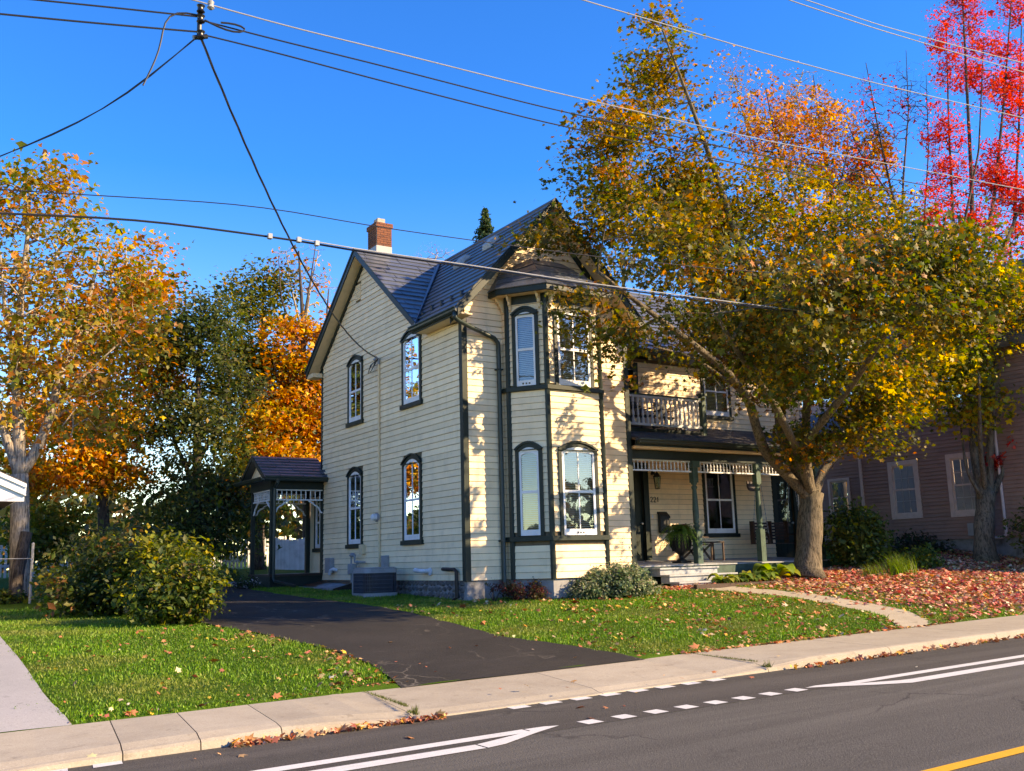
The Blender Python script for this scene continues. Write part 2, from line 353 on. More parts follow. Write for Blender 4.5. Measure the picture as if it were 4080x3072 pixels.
DRV = [(-6.84,-4.85,-6.84,-.98),(-6.5,-4.8,-6.55,-1.08),(-5.6,-4.68,-5.6,-1.45),(-4.5,-4.74,-4.54,-1.98),(-2.6,-5.2,-2.78,-2.01),(-1.2,-5.6,-.7,-2.06),(2,-6.0,1.8,-2.12),(5,-6.0,4.5,-2.25),(8,-5.8,7.4,-2.2),(12,-5,12,-1.9)]
o = band('driveway', DRV, DRIVE, .02, 'dark asphalt driveway running past the house')
WLK = [(-6.78,4.95,-6.76,5.95),(-5.8,5.75,-5.6,6.75),(-4.4,5.95,-4.3,6.88),(-3.2,5.95,-3.1,6.85),(-2.2,5.6,-2.0,6.5),(-1.1,5.35,-.95,6.35)]
band('front_walk', WLK, WALK, .012, 'concrete walk leading to the porch steps', 5)
PTH = [(-6.78,-10.5,-6.78,-8.55),(-5.6,-10.6,-5.64,-8.65),(-2.4,-10.7,-2.43,-8.69),(-.5,-10.7,-.5,-8.72),(1,-11,1,-9.2)]
band('old_path', PTH, PATH, .02, 'pale old concrete path at the lawn edge', 5)
PAD = [(9.0,-4.6,9.0,-1.75),(10.2,-4.6,10.2,-1.8)]
band('concrete_pad', PAD, PATH, .05, 'pale concrete pad at the back of the driveway', 4)
def edge(ctrl, y, k):
    c = np.array(ctrl, float); return np.interp(y, c[:, k-1], c[:, k])
def on_lawn(x, y):
    ok = (y > -6.79) & ~((x > edge(DRV, y, 1)+.02) & (x < edge(DRV, y, 3)-.02) & (y < 12))
    ok &= ~((x > edge(WLK, y, 1)+.03) & (x < edge(WLK, y, 3)-.03) & (y < -1))
    ok &= ~((x < edge(PTH, y, 3)-.02) & (y < 1) & (np.abs(y+5.85+.04*np.sin(x*6)) > .06))
    ok &= ~((x > -.02) & (x < 4.6) & (y > 0)) & ~((x > 1.0) & (x < 3.6) & (y > -.95)) & ~((x > 4.4) & (y > -.05) & (x < 11.6))
    return ok & (y > -6.79+.28*np.interp(x, [-5.6,-5.3,-.6,-.3], [0,1,1,0]))
# ================================================================ HOUSE
H = empty('house', (0, 0, .8), 'two storey cream clapboard house with dark green trim and bay windows', 'house')
class Fr:                                        # a wall plane: u along, z up, d outwards
    def __init__(s, O, u, n): s.O = np.array([*O, 0.]); s.u = unit([*u, 0]); s.n = unit([*n, 0])
    def P(s, u, z, d=0): return s.O+s.u*u+s.n*d+np.array([0, 0, z])
    def box(s, mb, u0, u1, z0, z1, d0, d1):
        return mb.hexa([s.P(u0,z0,d0),s.P(u1,z0,d0),s.P(u1,z0,d1),s.P(u0,z0,d1),s.P(u0,z1,d0),s.P(u1,z1,d0),s.P(u1,z1,d1),s.P(u0,z1,d1)])
L_ = Fr((0,0), (0,1), (-1,0)); FW = Fr((0,0), (1,0), (0,-1)); MW = Fr((4.56,2.2), (1,0), (0,-1))
BA, BB = np.array([1.03,-.22]), np.array([1.56,-.95]); BC, BD = np.array([3.0,-.95]), np.array([3.53,-.22])
fl = float(np.linalg.norm(BB-BA)); fd = (BB-BA)/fl
BR_ = Fr((1.03,0), (0,-1), (-1,0)); FA = Fr(BA, fd, (fd[1],-fd[0])); BF = Fr(BB, (1,0), (0,-1))
FB = Fr(BC, (BD-BC)/fl, (-(BD-BC)[1]/fl*-1, -(BD-BC)[0]/fl)); FB.n = unit([.73,-.53,0])
E_ = .139                                        # clapboard exposure
BOARDS = []
def core(fr, u0, u1, z0, z1, holes, parent=H, name='wall', mat=SHADESHEATH):
    us = sorted({u0, u1, *[h[0] for h in holes], *[h[1] for h in holes]}); zs = sorted({z0, z1, *[h[2] for h in holes], *[h[3] for h in holes]})
    mb = MB()
    for a, b in zip(us[:-1], us[1:]):
        for c, d in zip(zs[:-1], zs[1:]):
            m, n = (a+b)/2, (c+d)/2
            if any(h[0] < m < h[1] and h[2] < n < h[3] for h in holes): continue
            mb.add([fr.P(a,c,-.004), fr.P(b,c,-.004), fr.P(b,d,-.004), fr.P(a,d,-.004)], [(0,1,2,3)])
    for h in holes:                              # reveals
        a, b, c, d = h[:4]
        for p, q in (((a,c),(b,c)),((b,c),(b,d)),((b,d),(a,d)),((a,d),(a,c))):
            mb.add([fr.P(*p,-.004), fr.P(*q,-.004), fr.P(*q,-.16), fr.P(*p,-.16)], [(0,1,2,3)])
    return mb.build(name, mat, parent)
def boards(fr, z0, z1, rng, holes, joints=0, e=E_, store=None, weight=1.0):
    """clapboards; rng(z) -> (u0,u1)"""
    store = BOARDS if store is None else store
    z = z0
    while z < z1-.02:
        zt = min(z+e, z1); a0, a1 = rng(z); b0, b1 = rng(zt)
        if a1-a0 > .05:
            cuts = [(h[0], h[1]) for h in holes if h[2] < z+e*.7 and h[3] > z+e*.3]
            seg = [(a0, a1, b0, b1)]
            for h0, h1 in cuts:
                new = []
                for s0, s1, t0, t1 in seg:
                    if h1 <= s0 or h0 >= s1: new.append((s0, s1, t0, t1)); continue
                    if h0 > s0+.02: new.append((s0, h0, t0, h0))
                    if h1 < s1-.02: new.append((h1, s1, h1, t1))
                seg = new
            if joints:
                new = []
                for s in seg:
                    if s[1]-s[0] > 2.2 and random.random() < joints:
                        j = s[0]+(s[1]-s[0])*random.uniform(.2, .8); new += [(s[0], j-.0015, s[2], j-.0015), (j+.0015, s[1], j+.0015, s[3])]
                    else: new.append(s)
                seg = new
            for s0, s1, t0, t1 in seg:
                if t1-t0 < .01: t0 = t1 = (s0+s1)/2
                jz = random.uniform(-.0015, .0015); k = random.uniform(.024, .030); zb_ = z+jz+.0075  # gap below each board bares the darkened backing as a shade line
                p = [fr.P(s0,zb_,0), fr.P(s1,zb_,0), fr.P(s1,zb_,k), fr.P(s0,zb_,k), fr.P(t0,zt,0), fr.P(t1,zt,0), fr.P(t1,zt,.010), fr.P(t0,zt,.010)]
                c = np.mean(p, 0); v = CP-c; dist = np.linalg.norm(v)
                store.append((max(0, float(np.dot(v/dist, fr.n)))*(s1-s0)/dist**2*weight, p))
        z += e
def arch(fr, u0, u1, z0, z1, rise, d, n=12):
    pts = [(u0, z0), (u1, z0)]; m = (u0+u1)/2; hw = (u1-u0)/2
    for i in range(n+1):
        a = i/n; x = hw*(1-2*a); pts.append((m+x, z1-rise+rise*(1-(x/hw)**2)))
    return [fr.P(u, z, d) for u, z in pts]
def window(fr, u0, u1, z0, z1, rise=.13, grise=.02, vm=True, blind=1, parent=H, dots=False, sill=True, head=.12, mid=None, bot=.11, side=.06, tw=.085):
    """u0..z1 outer white sash; green casing outside it"""
    mb = MB(); gz0, gz1 = z0+bot, z1-head
    mb.ring(arch(fr,u0,u1,z0,z1,rise,.012), arch(fr,u0+side,u1-side,gz0,gz1,grise,.012), fr.n*.028)
    zm = mid if mid else (z0+z1)/2-.02
    fr.box(mb, u0+side-.005, u1-side+.005, zm-.028, zm+.028, .012, .036)
    o = mb.build('window', WHITE, parent)
    c = MB(); c.ring(arch(fr,u0-tw,u1+tw,z0-.01,z1+.10,rise+.06,-.004), arch(fr,u0+.004,u1-.004,z0-.008,z1-.003,rise,-.004), fr.n*.055)
    hood = arch(fr,u0-tw-.025,u1+tw+.025,z0,z1+.13,rise+.07,.03)[2:]; inn = arch(fr,u0-tw+.01,u1+tw-.01,z0,z1+.085,rise+.05,.03)[2:]
    c.ring(hood+inn[::-1][:1], inn+inn[::-1][:1], fr.n*.055)
    c.build('casing', GREEN, o)
    if sill:
        s = MB(); fr.box(s, u0-tw-.05, u1+tw+.05, z0-.115, z0-.012, -.004, .085); s.build('sill', GREEN, o, bevel=.006)
    for a, b, g in ((gz0, zm-.028, 0.0), (zm+.028, gz1, grise)):
        if g: pts = arch(fr,u0+side,u1-side,a,b,g,.020)
        else: pts = [fr.P(u0+side,a,.020), fr.P(u1-side,a,.020), fr.P(u1-side,b,.020), fr.P(u0+side,b,.020)]
        p = MB(); p.add(pts, [tuple(range(len(pts)))]); p.build('pane', GLASS, o)
    if vm:
        um = (u0+u1)/2; v = MB(); fr.box(v, um-.013, um+.013, gz0-.004, zm-.03, .013, .030); fr.box(v, um-.013, um+.013, zm+.03, gz1+.003, .013, .030); v.build('muntin', WHITE, o)
    if blind:
        bz = z0+.1 if blind == 1 else z0+(z1-z0)*.45; s = MB(); k = z1-.05
        while k > bz: s.hexa([fr.P(u0+.03,k,-.075),fr.P(u1-.03,k,-.075),fr.P(u1-.03,k+.018,-.045),fr.P(u0+.03,k+.018,-.045),fr.P(u0+.03,k+.003,-.076),fr.P(u1-.03,k+.003,-.076),fr.P(u1-.03,k+.021,-.046),fr.P(u0+.03,k+.021,-.046)]); k -= .042
        s.build('blind', BLIND, o)
    if dots:
        m = (u0+u1)/2; h = MB()
        for i in (-1, 0, 1): h.lathe(fr.P(m+i*.075, z0+.05, .036), [(.022, 0), (.022, .006)], 10, fr.n)
        h.build('vent_hole', BLACK, o)
    return (u0-tw+.01, u1+tw-.01, z0-.07, z1+.02), (u0+.01, u1-.01, z0+.01, z1-.02)
ZB = 1.20                                        # bottom of the clapboards
# --- left wall ---
lw = [(2.02,2.84,2.13,4.01),(5.34,6.14,2.13,4.01),(1.98,2.83,5.35,7.01),(5.33,6.14,5.35,7.01)]
bh, chs = [], []
for i, wv in enumerate(lw):
    a, b = window(L_, *wv, rise=.15, grise=.12, vm=True, blind=0 if i < 2 else 2, head=.07, bot=.12, side=.055); bh.append(a); chs.append(b)
RIDGE, GS = 9.70, .79                            # side gable: ridge height (wall side) and slope
def lrng(z):
    if z < 6.95: return (.10, 8.06)
    h = max(0., (9.60-z)/GS); return (max(.10, 5.14-h) if z < 7.0 else max(5.14-h, .02), min(8.15, 5.14+h))
def lrng2(z):
    h = max(0., (9.62-z)/GS); lo = 5.14-h; hi = min(8.06, 5.14+h)
    return (max(.10 if z < 6.9 else 1.9, lo), hi) if z > 6.86 else (.10, 8.06)
boards(L_, ZB, 9.55, lrng2, bh+[(5.4,5.72,8.62,9.05)], joints=.55, weight=1.3)
core(L_, 0, 8.15, ZB, 6.95, chs)
MB().add([L_.P(1.5,6.95,-.004), L_.P(8.15,6.95,-.004), L_.P(8.15,7.25,-.004), L_.P(5.14,9.62,-.004), L_.P(1.6,6.97,-.004)], [(0,1,2,3,4)]).build('wall', SHADESHEATH, H)
v = MB(); L_.box(v, 5.40, 5.72, 8.62, 9.05, 0, .035)
ov = v.build('gable_vent', CREAM2, H)
for i in range(6): s = MB(); s.hexa([L_.P(5.44,8.67+i*.058,.036),L_.P(5.68,8.67+i*.058,.036),L_.P(5.68,8.67+i*.058,.05),L_.P(5.44,8.67+i*.058,.05),L_.P(5.44,8.70+i*.058,.036),L_.P(5.68,8.70+i*.058,.036),L_.P(5.68,8.69+i*.058,.04),L_.P(5.44,8.69+i*.058,.04)]); s.build('slat', CREAM, ov)
# --- front block, wall and bay ---
boards(FW, ZB, 6.75, lambda z: (.06, 1.03), []); boards(FW, ZB, 6.75, lambda z: (3.53, 4.48), [])
def frng(z):
    h = min(2.28-.06, max(0., (9.62-z)/1.08)); return (2.28-h, 2.28+h)
boards(FW, 6.75, 9.4, frng, [])
core(FW, 0, 1.04, ZB, 6.8, []); core(FW, 3.52, 4.56, ZB, 6.8, [])
MB().add([FW.P(0,6.8,-.004), FW.P(4.56,6.8,-.004), FW.P(4.56,7.0,-.004), FW.P(2.28,9.62,-.004), FW.P(0,7.0,-.004)], [(0,1,2,3,4)]).build('wall', SHADESHEATH, H)
MB().add([(4.56,0,ZB),(4.56,2.3,ZB),(4.56,2.3,6.95),(4.56,0,6.95)], [(0,1,2,3)]).build('wall', CREAM, H)
MB().add([(.3,8.15,ZB),(.3,9.8,ZB),(.3,9.8,3.95),(.3,8.15,3.95),(4,9.8,ZB),(4,9.8,3.95)], [(0,1,2,3),(1,4,5,2)]).build('wall', CREAM, H)
MB().add([(0,8.15,ZB),(13.2,8.15,ZB),(13.2,8.15,7.1),(0,8.15,7.1)], [(0,1,2,3)]).build('wall', CREAM, H)
MB().add([(13.2,2.2,ZB),(13.2,8.15,ZB),(13.2,8.15,7.1),(13.2,5.14,9.6),(13.2,2.2,7.1)], [(0,1,2,3,4)]).build('wall', SHADESHEATH, H)
BT = 7.24
boards(BR_, ZB, BT, lambda z: (.01, .20), [], weight=.6)
core(BR_, 0, .22, ZB, BT, [])
hf, cf = [], []
for z0, z1 in ((2.11,4.00),(5.35,7.01)):
    a, b = window(FA, .205, .665, z0, z1, rise=.10, grise=.02 if z0 > 5 else .06, vm=False, blind=1, dots=z0 > 5, sill=False, bot=.12, side=.05, tw=.08); hf.append(a); cf.append(b)
bands = [(1.99,2.09),(5.24,5.33)]
boards(FA, ZB, BT, lambda z: (.04, fl-.04), hf+[(0,fl,*b) for b in bands]); core(FA, 0, fl, ZB, BT, cf)
hf, cf = [], []
for z0, z1 in ((2.10,4.00),(5.35,7.02)):
    a, b = window(BF, .28, 1.17, z0, z1, rise=.12, grise=.03, vm=True, blind=1, dots=z0 < 3, sill=False, bot=.13, side=.065, tw=.08); hf.append(a); cf.append(b)
boards(BF, ZB, BT, lambda z: (.04, 1.40), hf+[(0,1.44,*b) for b in bands]); core(BF, 0, 1.44, ZB, BT, cf)
core(FB, 0, fl, ZB, BT, []); MB().add([(3.53,-.22,ZB),(3.53,0,ZB),(3.53,0,BT),(3.53,-.22,BT)], [(0,1,2,3)]).build('wall', CREAM, H)
# --- main wing front wall ---
mh, mc = [], []
a, b = window(MW, 4.44, 5.52, 2.20, 4.10, rise=.12, grise=.03, vm=True, blind=0, bot=.13, side=.07); mh.append(a); mc.append(b)
a, b = window(MW, 4.62, 5.58, 5.55, 7.00, rise=.12, grise=.03, vm=True, blind=1, bot=.13, side=.07); mh.append(a); mc.append(b)
door1 = (1.35, 2.28, 1.48, 4.0); door2 = (1.15, 2.1, 4.85, 6.75); door3 = (7.22, 8.1, 1.48, 4.0)
boards(MW, 1.46, 6.9, lambda z: (.05, 8.6), mh+[door1, door2, door3, (0,8.64,4.95,5.05)], weight=.8); core(MW, 0, 8.64, ZB, 6.95, mc+[door1, door2, door3])
# --- siding objects: the largest as boards, the rest joined ---
def emit(store, name, mat, parent, limit=285):
    store.sort(key=lambda q: -q[0])
    for _, p in store[:limit]: MB().hexa(p).build(name, mat, parent)
    if len(store) > limit:
        mb = MB()
        for _, p in store[limit:]: mb.hexa(p)
        mb.build(name, mat, parent, kind='stuff')
emit(BOARDS, 'siding_board', CREAM, H)
# --- corner boards and bay trim ---
def vbar(x0, x1, y0, y1, z0, z1, mat=GREEN, name='corner_board'): return MB().box(x0, x1, y0, y1, z0, z1).build(name, mat, H, bevel=.004)
vbar(-.032, .10, -.034, -.0, ZB-.01, 6.95); vbar(-.036, -.0, -.036, .105, ZB-.01, 6.86); vbar(-.030, 0, 8.06, 8.18, ZB-.01, 7.15)
vbar(4.46, 4.60, -.034, 0, ZB-.01, 6.95); vbar(4.562, 4.596, -.036, .1, ZB, 6.9)
for p, (a, b) in ((BA, (.05, .05)), (BB, (.055, .055)), (BC, (.055, .055)), (BD, (.05, .05))):
    c = p; mb = MB()
    m = MB().lathe((*c, ZB-.01), [(.062, 0), (.062, BT+.3-ZB)], 8); m.build('corner_board', GREEN, H)
bay = [np.array([1.03,0]), BA, BB, BC, BD, np.array([3.53,0])]
def off(poly, d):                                # offset the bay outline outwards
    out = []
    for i, p in enumerate(poly):
        if i == 0: out.append(p+np.array([-d, 0])); continue
        if i == len(poly)-1: out.append(p+np.array([d, 0])); continue
        e0 = unit(poly[i]-poly[i-1]); e1 = unit(poly[i+1]-poly[i]); n0 = np.array([e0[1], -e0[0]]); n1 = np.array([e1[1], -e1[0]])
        if np.dot(n0, p-np.array([2.28, 0])) < 0: n0 = -n0
        if np.dot(n1, p-np.array([2.28, 0])) < 0: n1 = -n1
        k = unit(n0+n1); out.append(p+k*d/max(.3, np.dot(k, n0)))
    return out
def bayband(z0, z1, d, name, mat, d0=-.01):
    A, B = off(bay, d), off(bay, d0); n = len(A); mb = MB()
    for i in range(n-1):
        mb.hexa([(*A[i],z0),(*A[i+1],z0),(*B[i+1],z0),(*B[i],z0),(*A[i],z1),(*A[i+1],z1),(*B[i+1],z1),(*B[i],z1)])
    return mb.build(name, mat, H)
bayband(1.99, 2.09, .085, 'bay_sill', GREEN); bayband(5.24, 5.33, .085, 'bay_sill', GREEN); bayband(7.20, 7.42, .03, 'bay_frieze', GREEN)
bayband(7.39, 7.42, .30, 'bay_soffit', CREAM2); fas = bayband(7.38, 7.50, .36, 'bay_fascia', GREEN, .29)
# brackets (two at each bay corner)
for p, n1, n2 in ((BA, (-1,0), fd[::-1]*(-1,-1)+0, ), (BB, None, None), (BC, None, None)): pass
def bracket(fr, u):
    mb = MB(); pr = [(0,7.40),(.26,7.40),(.26,7.36),(.20,7.35),(.17,7.29),(.11,7.25),(.10,7.19),(.05,7.15),(.04,7.08),(0,7.06)]
    mb.prism([fr.P(u-.025, z, d+.03) for d, z in pr], fr.u*.05); mb.build('bracket', CREAM2, H)
for fr, us in ((FA, (.10, fl-.11)), (BF, (.11, 1.33)), (BR_, (.12,))):
    for u in us: bracket(fr, u)
# --- foundation: parged wall with field stones on the drive side ---
fo = MB(); fo.box(.02, 4.5, .02, 8.1, .3, ZB); fo.prism([(*p, .3) for p in off([q*1.0 for q in bay], -.04)], (0, 0, ZB-.3)); fo.box(4.5, 13.1, 2.25, 8.1, .3, ZB); fo.box(.32, 3, 8.1, 9.75, .3, ZB)
fo.box(4.58, 11.35, .35, 2.2, .3, 1.2)
FO = fo.build('foundation', CONC, H)
def rock(mb, c, r, n, flat=.35, seg=7):
    """rounded irregular stone lying in plane with normal n"""
    n = unit(n); e = unit(np.cross(n, (0,0,1))); g = np.cross(n, e); ph = random.random()*6.28
    rr = [r[0]*random.uniform(.75, 1.1) for _ in range(seg)]
    base = [np.array(c)+(math.cos(ph+2*math.pi*i/seg)*e*rr[i]+math.sin(ph+2*math.pi*i/seg)*g*rr[i]*r[1]/r[0]) for i in range(seg)]
    top = [np.array(c)+(b-np.array(c))*.72+n*flat*r[0]*random.uniform(.7, 1.1) for b in base]
    m = len(mb.v); mb.add(base+top, [(i,(i+1)%seg,seg+(i+1)%seg,seg+i) for i in range(seg)]+[tuple(range(seg, 2*seg))])
zz = .62
while zz < 1.17:
    y = .12
    while y < 4.2:
        rw = random.uniform(.07, .16); y += rw*.95
        mb = MB(); rock(mb, (.018, y, zz+random.uniform(-.02, .02)), (rw, random.uniform(.05, .08)), (-1,0,0), .28); mb.build('stone', STONE, FO); y += rw*.95
    zz += .135
# --- roofs ---
def roof_plane(P0, a, s, T, rng, e, w, mat, parent, th=.030, stuff=False, jit=.0):
    """courses of shingles. P0 eave origin, a along, s up-slope unit, T slope length, rng(t 0..1)->(u0,u1)"""
    P0 = np.array(P0, float); a = unit(a); s = unit(s); n = np.cross(a, s); n = n if n[2] > 0 else -n; mbs = MB()
    rows = int(round(T/e)); e = T/rows
    for r in range(rows):
        t0, t1 = r*e, min(T, (r+1)*e-.012); u0, u1 = rng(t0/T); v0, v1 = rng(min(1, t1/T))
        x = min(u0, v0)-(w*random.uniform(.15, .85) if r else w*.3)
        while x < max(u1, v1):
            x1 = x+w*random.uniform(.92, 1.08); c = lambda q, lo, hi: min(max(q, lo), hi)
            b0, b1, d0, d1 = c(x+.012,u0,u1), c(x1-.012,u0,u1), c(x+.012,v0,v1), c(x1-.012,v0,v1)
            if (b1-b0)+(d1-d0) > .12:
                k = th*random.uniform(.85, 1.25); f = lambda u, t, d: P0+a*u+s*t+n*d
                p = [f(b0,t0,.001), f(b1,t0,.001), f(d1,t1,.001), f(d0,t1,.001), f(b0,t0,k), f(b1,t0,k), f(d1,t1,.004), f(d0,t1,.004)]
                if stuff: mbs.hexa(p)
                else: MB().hexa(p).build('shingle', mat, parent)
            x = x1
    if stuff: mbs.build('shingle', mat, parent, kind='stuff')
def slab(name, pts, mat, th=.07, parent=H):
    mb = MB(); mb.prism([np.array(p, float)-np.array([0,0,.003]) for p in pts], (0, 0, -th)); return mb.build(name, mat, parent)
ZE, ZR = 6.99, 9.83; ZE2, ZR2 = 7.06, 9.86
R1 = slab('roof', [(-.35,-.45,ZE), (-.35,1.52,ZE), (2.28,5.10,ZR), (2.28,-.45,ZR)], SLATE)
roof_plane((-.35,0,ZE), (0,1,0), (2.63,0,ZR-ZE), math.hypot(2.63, ZR-ZE), lambda t: (-.45, 1.50+3.56*t), .258, 1.0, SLATE, R1)
R2 = slab('roof', [(4.91,-.45,ZE), (4.91,1.52,ZE), (2.28,5.10,ZR), (2.28,-.45,ZR)], SLATE)
R3 = slab('roof', [(-.32,1.60,ZE2), (-.32,5.14,ZR2), (2.28,5.14,ZR2), (-.30,1.58,ZE2)], SLATE)
roof_plane((-.32,1.60,ZE2), (1,0,0), (0,3.54,ZR2-ZE2), math.hypot(3.54, ZR2-ZE2), lambda t: (0, .03+2.56*t), .282, .95, SLATE, R3)
slab('roof', [(-.32,8.62,7.13), (13.5,8.62,7.13), (13.5,5.14,ZR2), (-.32,5.14,ZR2)], SLATE)
R5r = slab('roof', [(4.88,1.72,7.15), (13.5,1.72,7.15), (13.5,5.14,ZR2), (2.28,5.14,ZR2)], SLATE)
roof_plane((0,1.72,7.15), (1,0,0), (0,3.42,ZR2-7.15), math.hypot(3.42, ZR2-7.15), lambda t: (4.9-2.55*t, 13.5), .28, 1.0, SLATE, R5r, stuff=True)
MB().tube([(-.35,5.14,ZR2+.015),(13.5,5.14,ZR2+.015)], .045, 6).build('ridge_cap', SLATE, H); MB().tube([(2.28,-.47,ZR+.015),(2.28,5.1,ZR+.02)], .045, 6).build('ridge_cap', SLATE, H)
n1 = unit((-1.08,0,1)); MB().hexa([(-.42,1.42,ZE-.02),(-.30,1.72,ZE+.03),(2.16,5.1,ZR-.05),(2.10,4.86,ZR-.17),(-.44,1.40,ZE+.02),(-.32,1.70,ZE+.08),(2.14,5.1,ZR+.01),(2.08,4.84,ZR-.12)]).build('valley_flashing', SLATE, H)
# roof vents and snow guards
def on_ls(x, y, d=0): return np.array([x, y, ZR-1.08*(2.28-x)])+np.array([-.734,0,.68])*d
for x, y in ((1.62, 2.75), (1.78, 1.55)):
    mb = MB(); a = np.array([0,1.,0]); s = unit((1,0,1.08)); n = np.array([-.734,0,.68]); c = on_ls(x, y)
    b = [c+a*i*.22+s*j*.24 for i, j in ((-1,-1),(1,-1),(1,1),(-1,1))]; t = [c+a*i*.16+s*j*.15+n*.13 for i, j in ((-1,-1),(1,-1),(1,1),(-1,1))]
    mb.hexa(b+t).build('roof_vent', LEAD, H, bevel=.03)
for i, y in enumerate(np.linspace(-.1, 1.75, 9)):
    x = -.02+(.12 if i % 2 else 0)
    mb = MB(); mb.lathe(on_ls(x, y, .0), [(.055,0),(.055,.03),(.02,.075)], 8, (-.734,0,.68)); mb.build('snow_guard', BLACK, H)
# rakes, soffits, friezes
def rake(p, q, drop, thick, name='rake_board', mat=GREEN):
    p = np.array(p, float); q = np.array(q, float); t = np.array(thick, float); d = np.array([0,0,-drop])
    return MB().hexa([p+d, q+d, q+d+t, p+d+t, p, q, q+t, p+t]).build(name, mat, H)
rake((-.34,1.60,ZE2+.02), (-.34,5.14,ZR2+.02), .17, (.03,0,0)); rake((-.34,8.62,7.14), (-.34,5.14,ZR2+.02), .19, (.03,0,0))
MB().hexa([(-.36,8.68,7.10),(-.36,5.14,ZR2-.0),(-.33,5.14,ZR2),(-.33,8.68,7.10),(-.36,8.68,7.17),(-.36,5.14,ZR2+.07),(-.33,5.14,ZR2+.07),(-.33,8.68,7.17)]).build('rake_board', GREEN, H)
MB().add([(-.31,1.75,ZE2+.0),(-.31,5.14,ZR2-.17),(0,5.14,ZR2-.17),(0,1.75,ZE2+.0)], [(0,1,2,3)]).build('soffit', CREAM2, H)
MB().add([(-.31,8.55,7.02),(-.31,5.14,ZR2-.17),(0,5.14,ZR2-.17),(0,8.55,7.02)], [(0,1,2,3)]).build('soffit', CREAM2, H)
MB().box(-.31, .0, 8.10, 8.58, 6.93, 7.05).build('eave_return', CREAM2, H)
rake((-.050,5.14,ZR2-.20), (-.050,8.20,ZR2-.20-.79*3.06), .14, (.045,0,0), 'frieze_board'); rake((-.050,1.9,ZR2-.20-.79*3.24), (-.050,5.14,ZR2-.20), .07, (.045,0,0), 'frieze_board')
for s in (-1, 1):
    X = lambda k: 2.28+s*k
    rake((X(2.66),-.50,ZE-.03), (X(0),-.50,ZR+.02), .19, (0,.03,0)); rake((X(2.60),-.03,ZE-.10), (X(0),-.03,ZR-.12), .2, (0,-.03,0), 'frieze_board', GREEN)
    MB().add([(X(2.6),-.47,ZE-.10),(X(0),-.47,ZR-.15),(X(0),0,ZR-.15),(X(2.6),0,ZE-.10)], [(0,1,2,3)]).build('soffit', CREAM2, H)
    rake((X(2.69),-.515,ZE+.02), (X(0),-.515,ZR+.075), .06, (0,.03,0))
MB().box(-.33, 0, -.46, 1.62, 6.83, 6.86).build('soffit', CREAM2, H)
def gutter(p, q, out, name='gutter', mat=GUTTER, h=.12, d=.12):
    p = np.array(p, float); q = np.array(q, float); o = np.array(out, float); pr = [(0,0),(d*.55,0),(d*.75,h*.25),(d*.8,h*.55),(d,h*.8),(d,h),(d*.9,h),(d*.7,h*.6),(0,h*.6)]
    return MB().prism([p+o*a+np.array([0,0,b]) for a, b in pr], q-p).build(name, mat, H)
gutter((-.35,-.48,6.86), (-.35,1.72,6.86), (-1,0,0)); gutter((4.9,1.72,7.02), (13.5,1.72,7.02), (0,-1,0))
MB().box(-.37, -.33, -.46, 1.7, 6.82, 6.90).build('fascia_board', GREEN, H)
# downspout from the gutter corner across the front wall
dsp = [(-.40,-.40,6.86),(-.40,-.40,6.74),(-.30,-.36,6.70),(.10,-.22,6.62),(.58,-.11,6.52),(.76,-.09,6.47),(.87,-.085,6.36),(.875,-.085,6.0),(.875,-.085,1.15),(.90,-.14,1.02),(.98,-.30,.93)]
MB().tube(dsp, .052, 8).build('downspout', GUTTER, H, smooth=True)
for z in (5.75, 2.0): MB().box(.80, .95, -.14, 0, z, z+.03).build('strap', GUTTER, H)
# bay roof
top = [np.array([1.0,-.0,8.05]), np.array([1.0,-.0,8.05]), np.array([1.85,0,8.5]), np.array([2.71,0,8.5]), np.array([3.56,0,8.05]), np.array([3.56,0,8.05])]
bo = off(bay, .38); BROOF = None; mb = MB()
for i in range(5):
    a, b = np.array([*bo[i], 7.50]), np.array([*bo[i+1], 7.50]); c, d = top[i+1], top[i]
    mb.add([a, b, c, d], [(0,1,2,3)] if np.linalg.norm(c-d) > .01 else [(0,1,2)])
BROOF = mb.build('bay_roof', SLATE, H)
PRINT = paint('printed_marks', (.22,.24,.30), .8, .2, .3)
for i in (1, 2, 3):
    a, b = np.array([*bo[i], 7.50]), np.array([*bo[i+1], 7.50]); c, d = top[i+1], top[i]; n = unit(np.cross(b-a, d-a)); n = n if n[2] > 0 else -n
    for r in range(4):
        f = lambda u, t, h: (a*(1-u)+b*u)*(1-t)+(d*(1-u)+c*u)*t+n*h
        t0, t1 = r/4, (r+1)/4+.02
        MB().hexa([f(0,t0,.002),f(1,t0,.002),f(1,min(1,t1),.002),f(0,min(1,t1),.002),f(0,t0,.022),f(1,t0,.022),f(1,min(1,t1),.006),f(0,min(1,t1),.006)]).build('shingle', SLATE, BROOF)
        if i < 3 and r < 3:
            mk = MB(); u = .18
            while u < .92:
                if random.random() < .75:
                    h0 = .25+.05*math.sin(u*9); L = random.uniform(.18, .42)
                    g0, g1 = t0+(h0)/4, t0+(h0+L)/4; hh = .020
                    mk.add([f(u,g0,hh),f(u+.008,g0,hh),f(u+.022,g1,hh-.002),f(u+.014,g1,hh-.002)], [(0,1,2,3)])
                u += random.choice((.018, .022, .03, .07))
            mk.build('printed_mark', PRINT, BROOF)
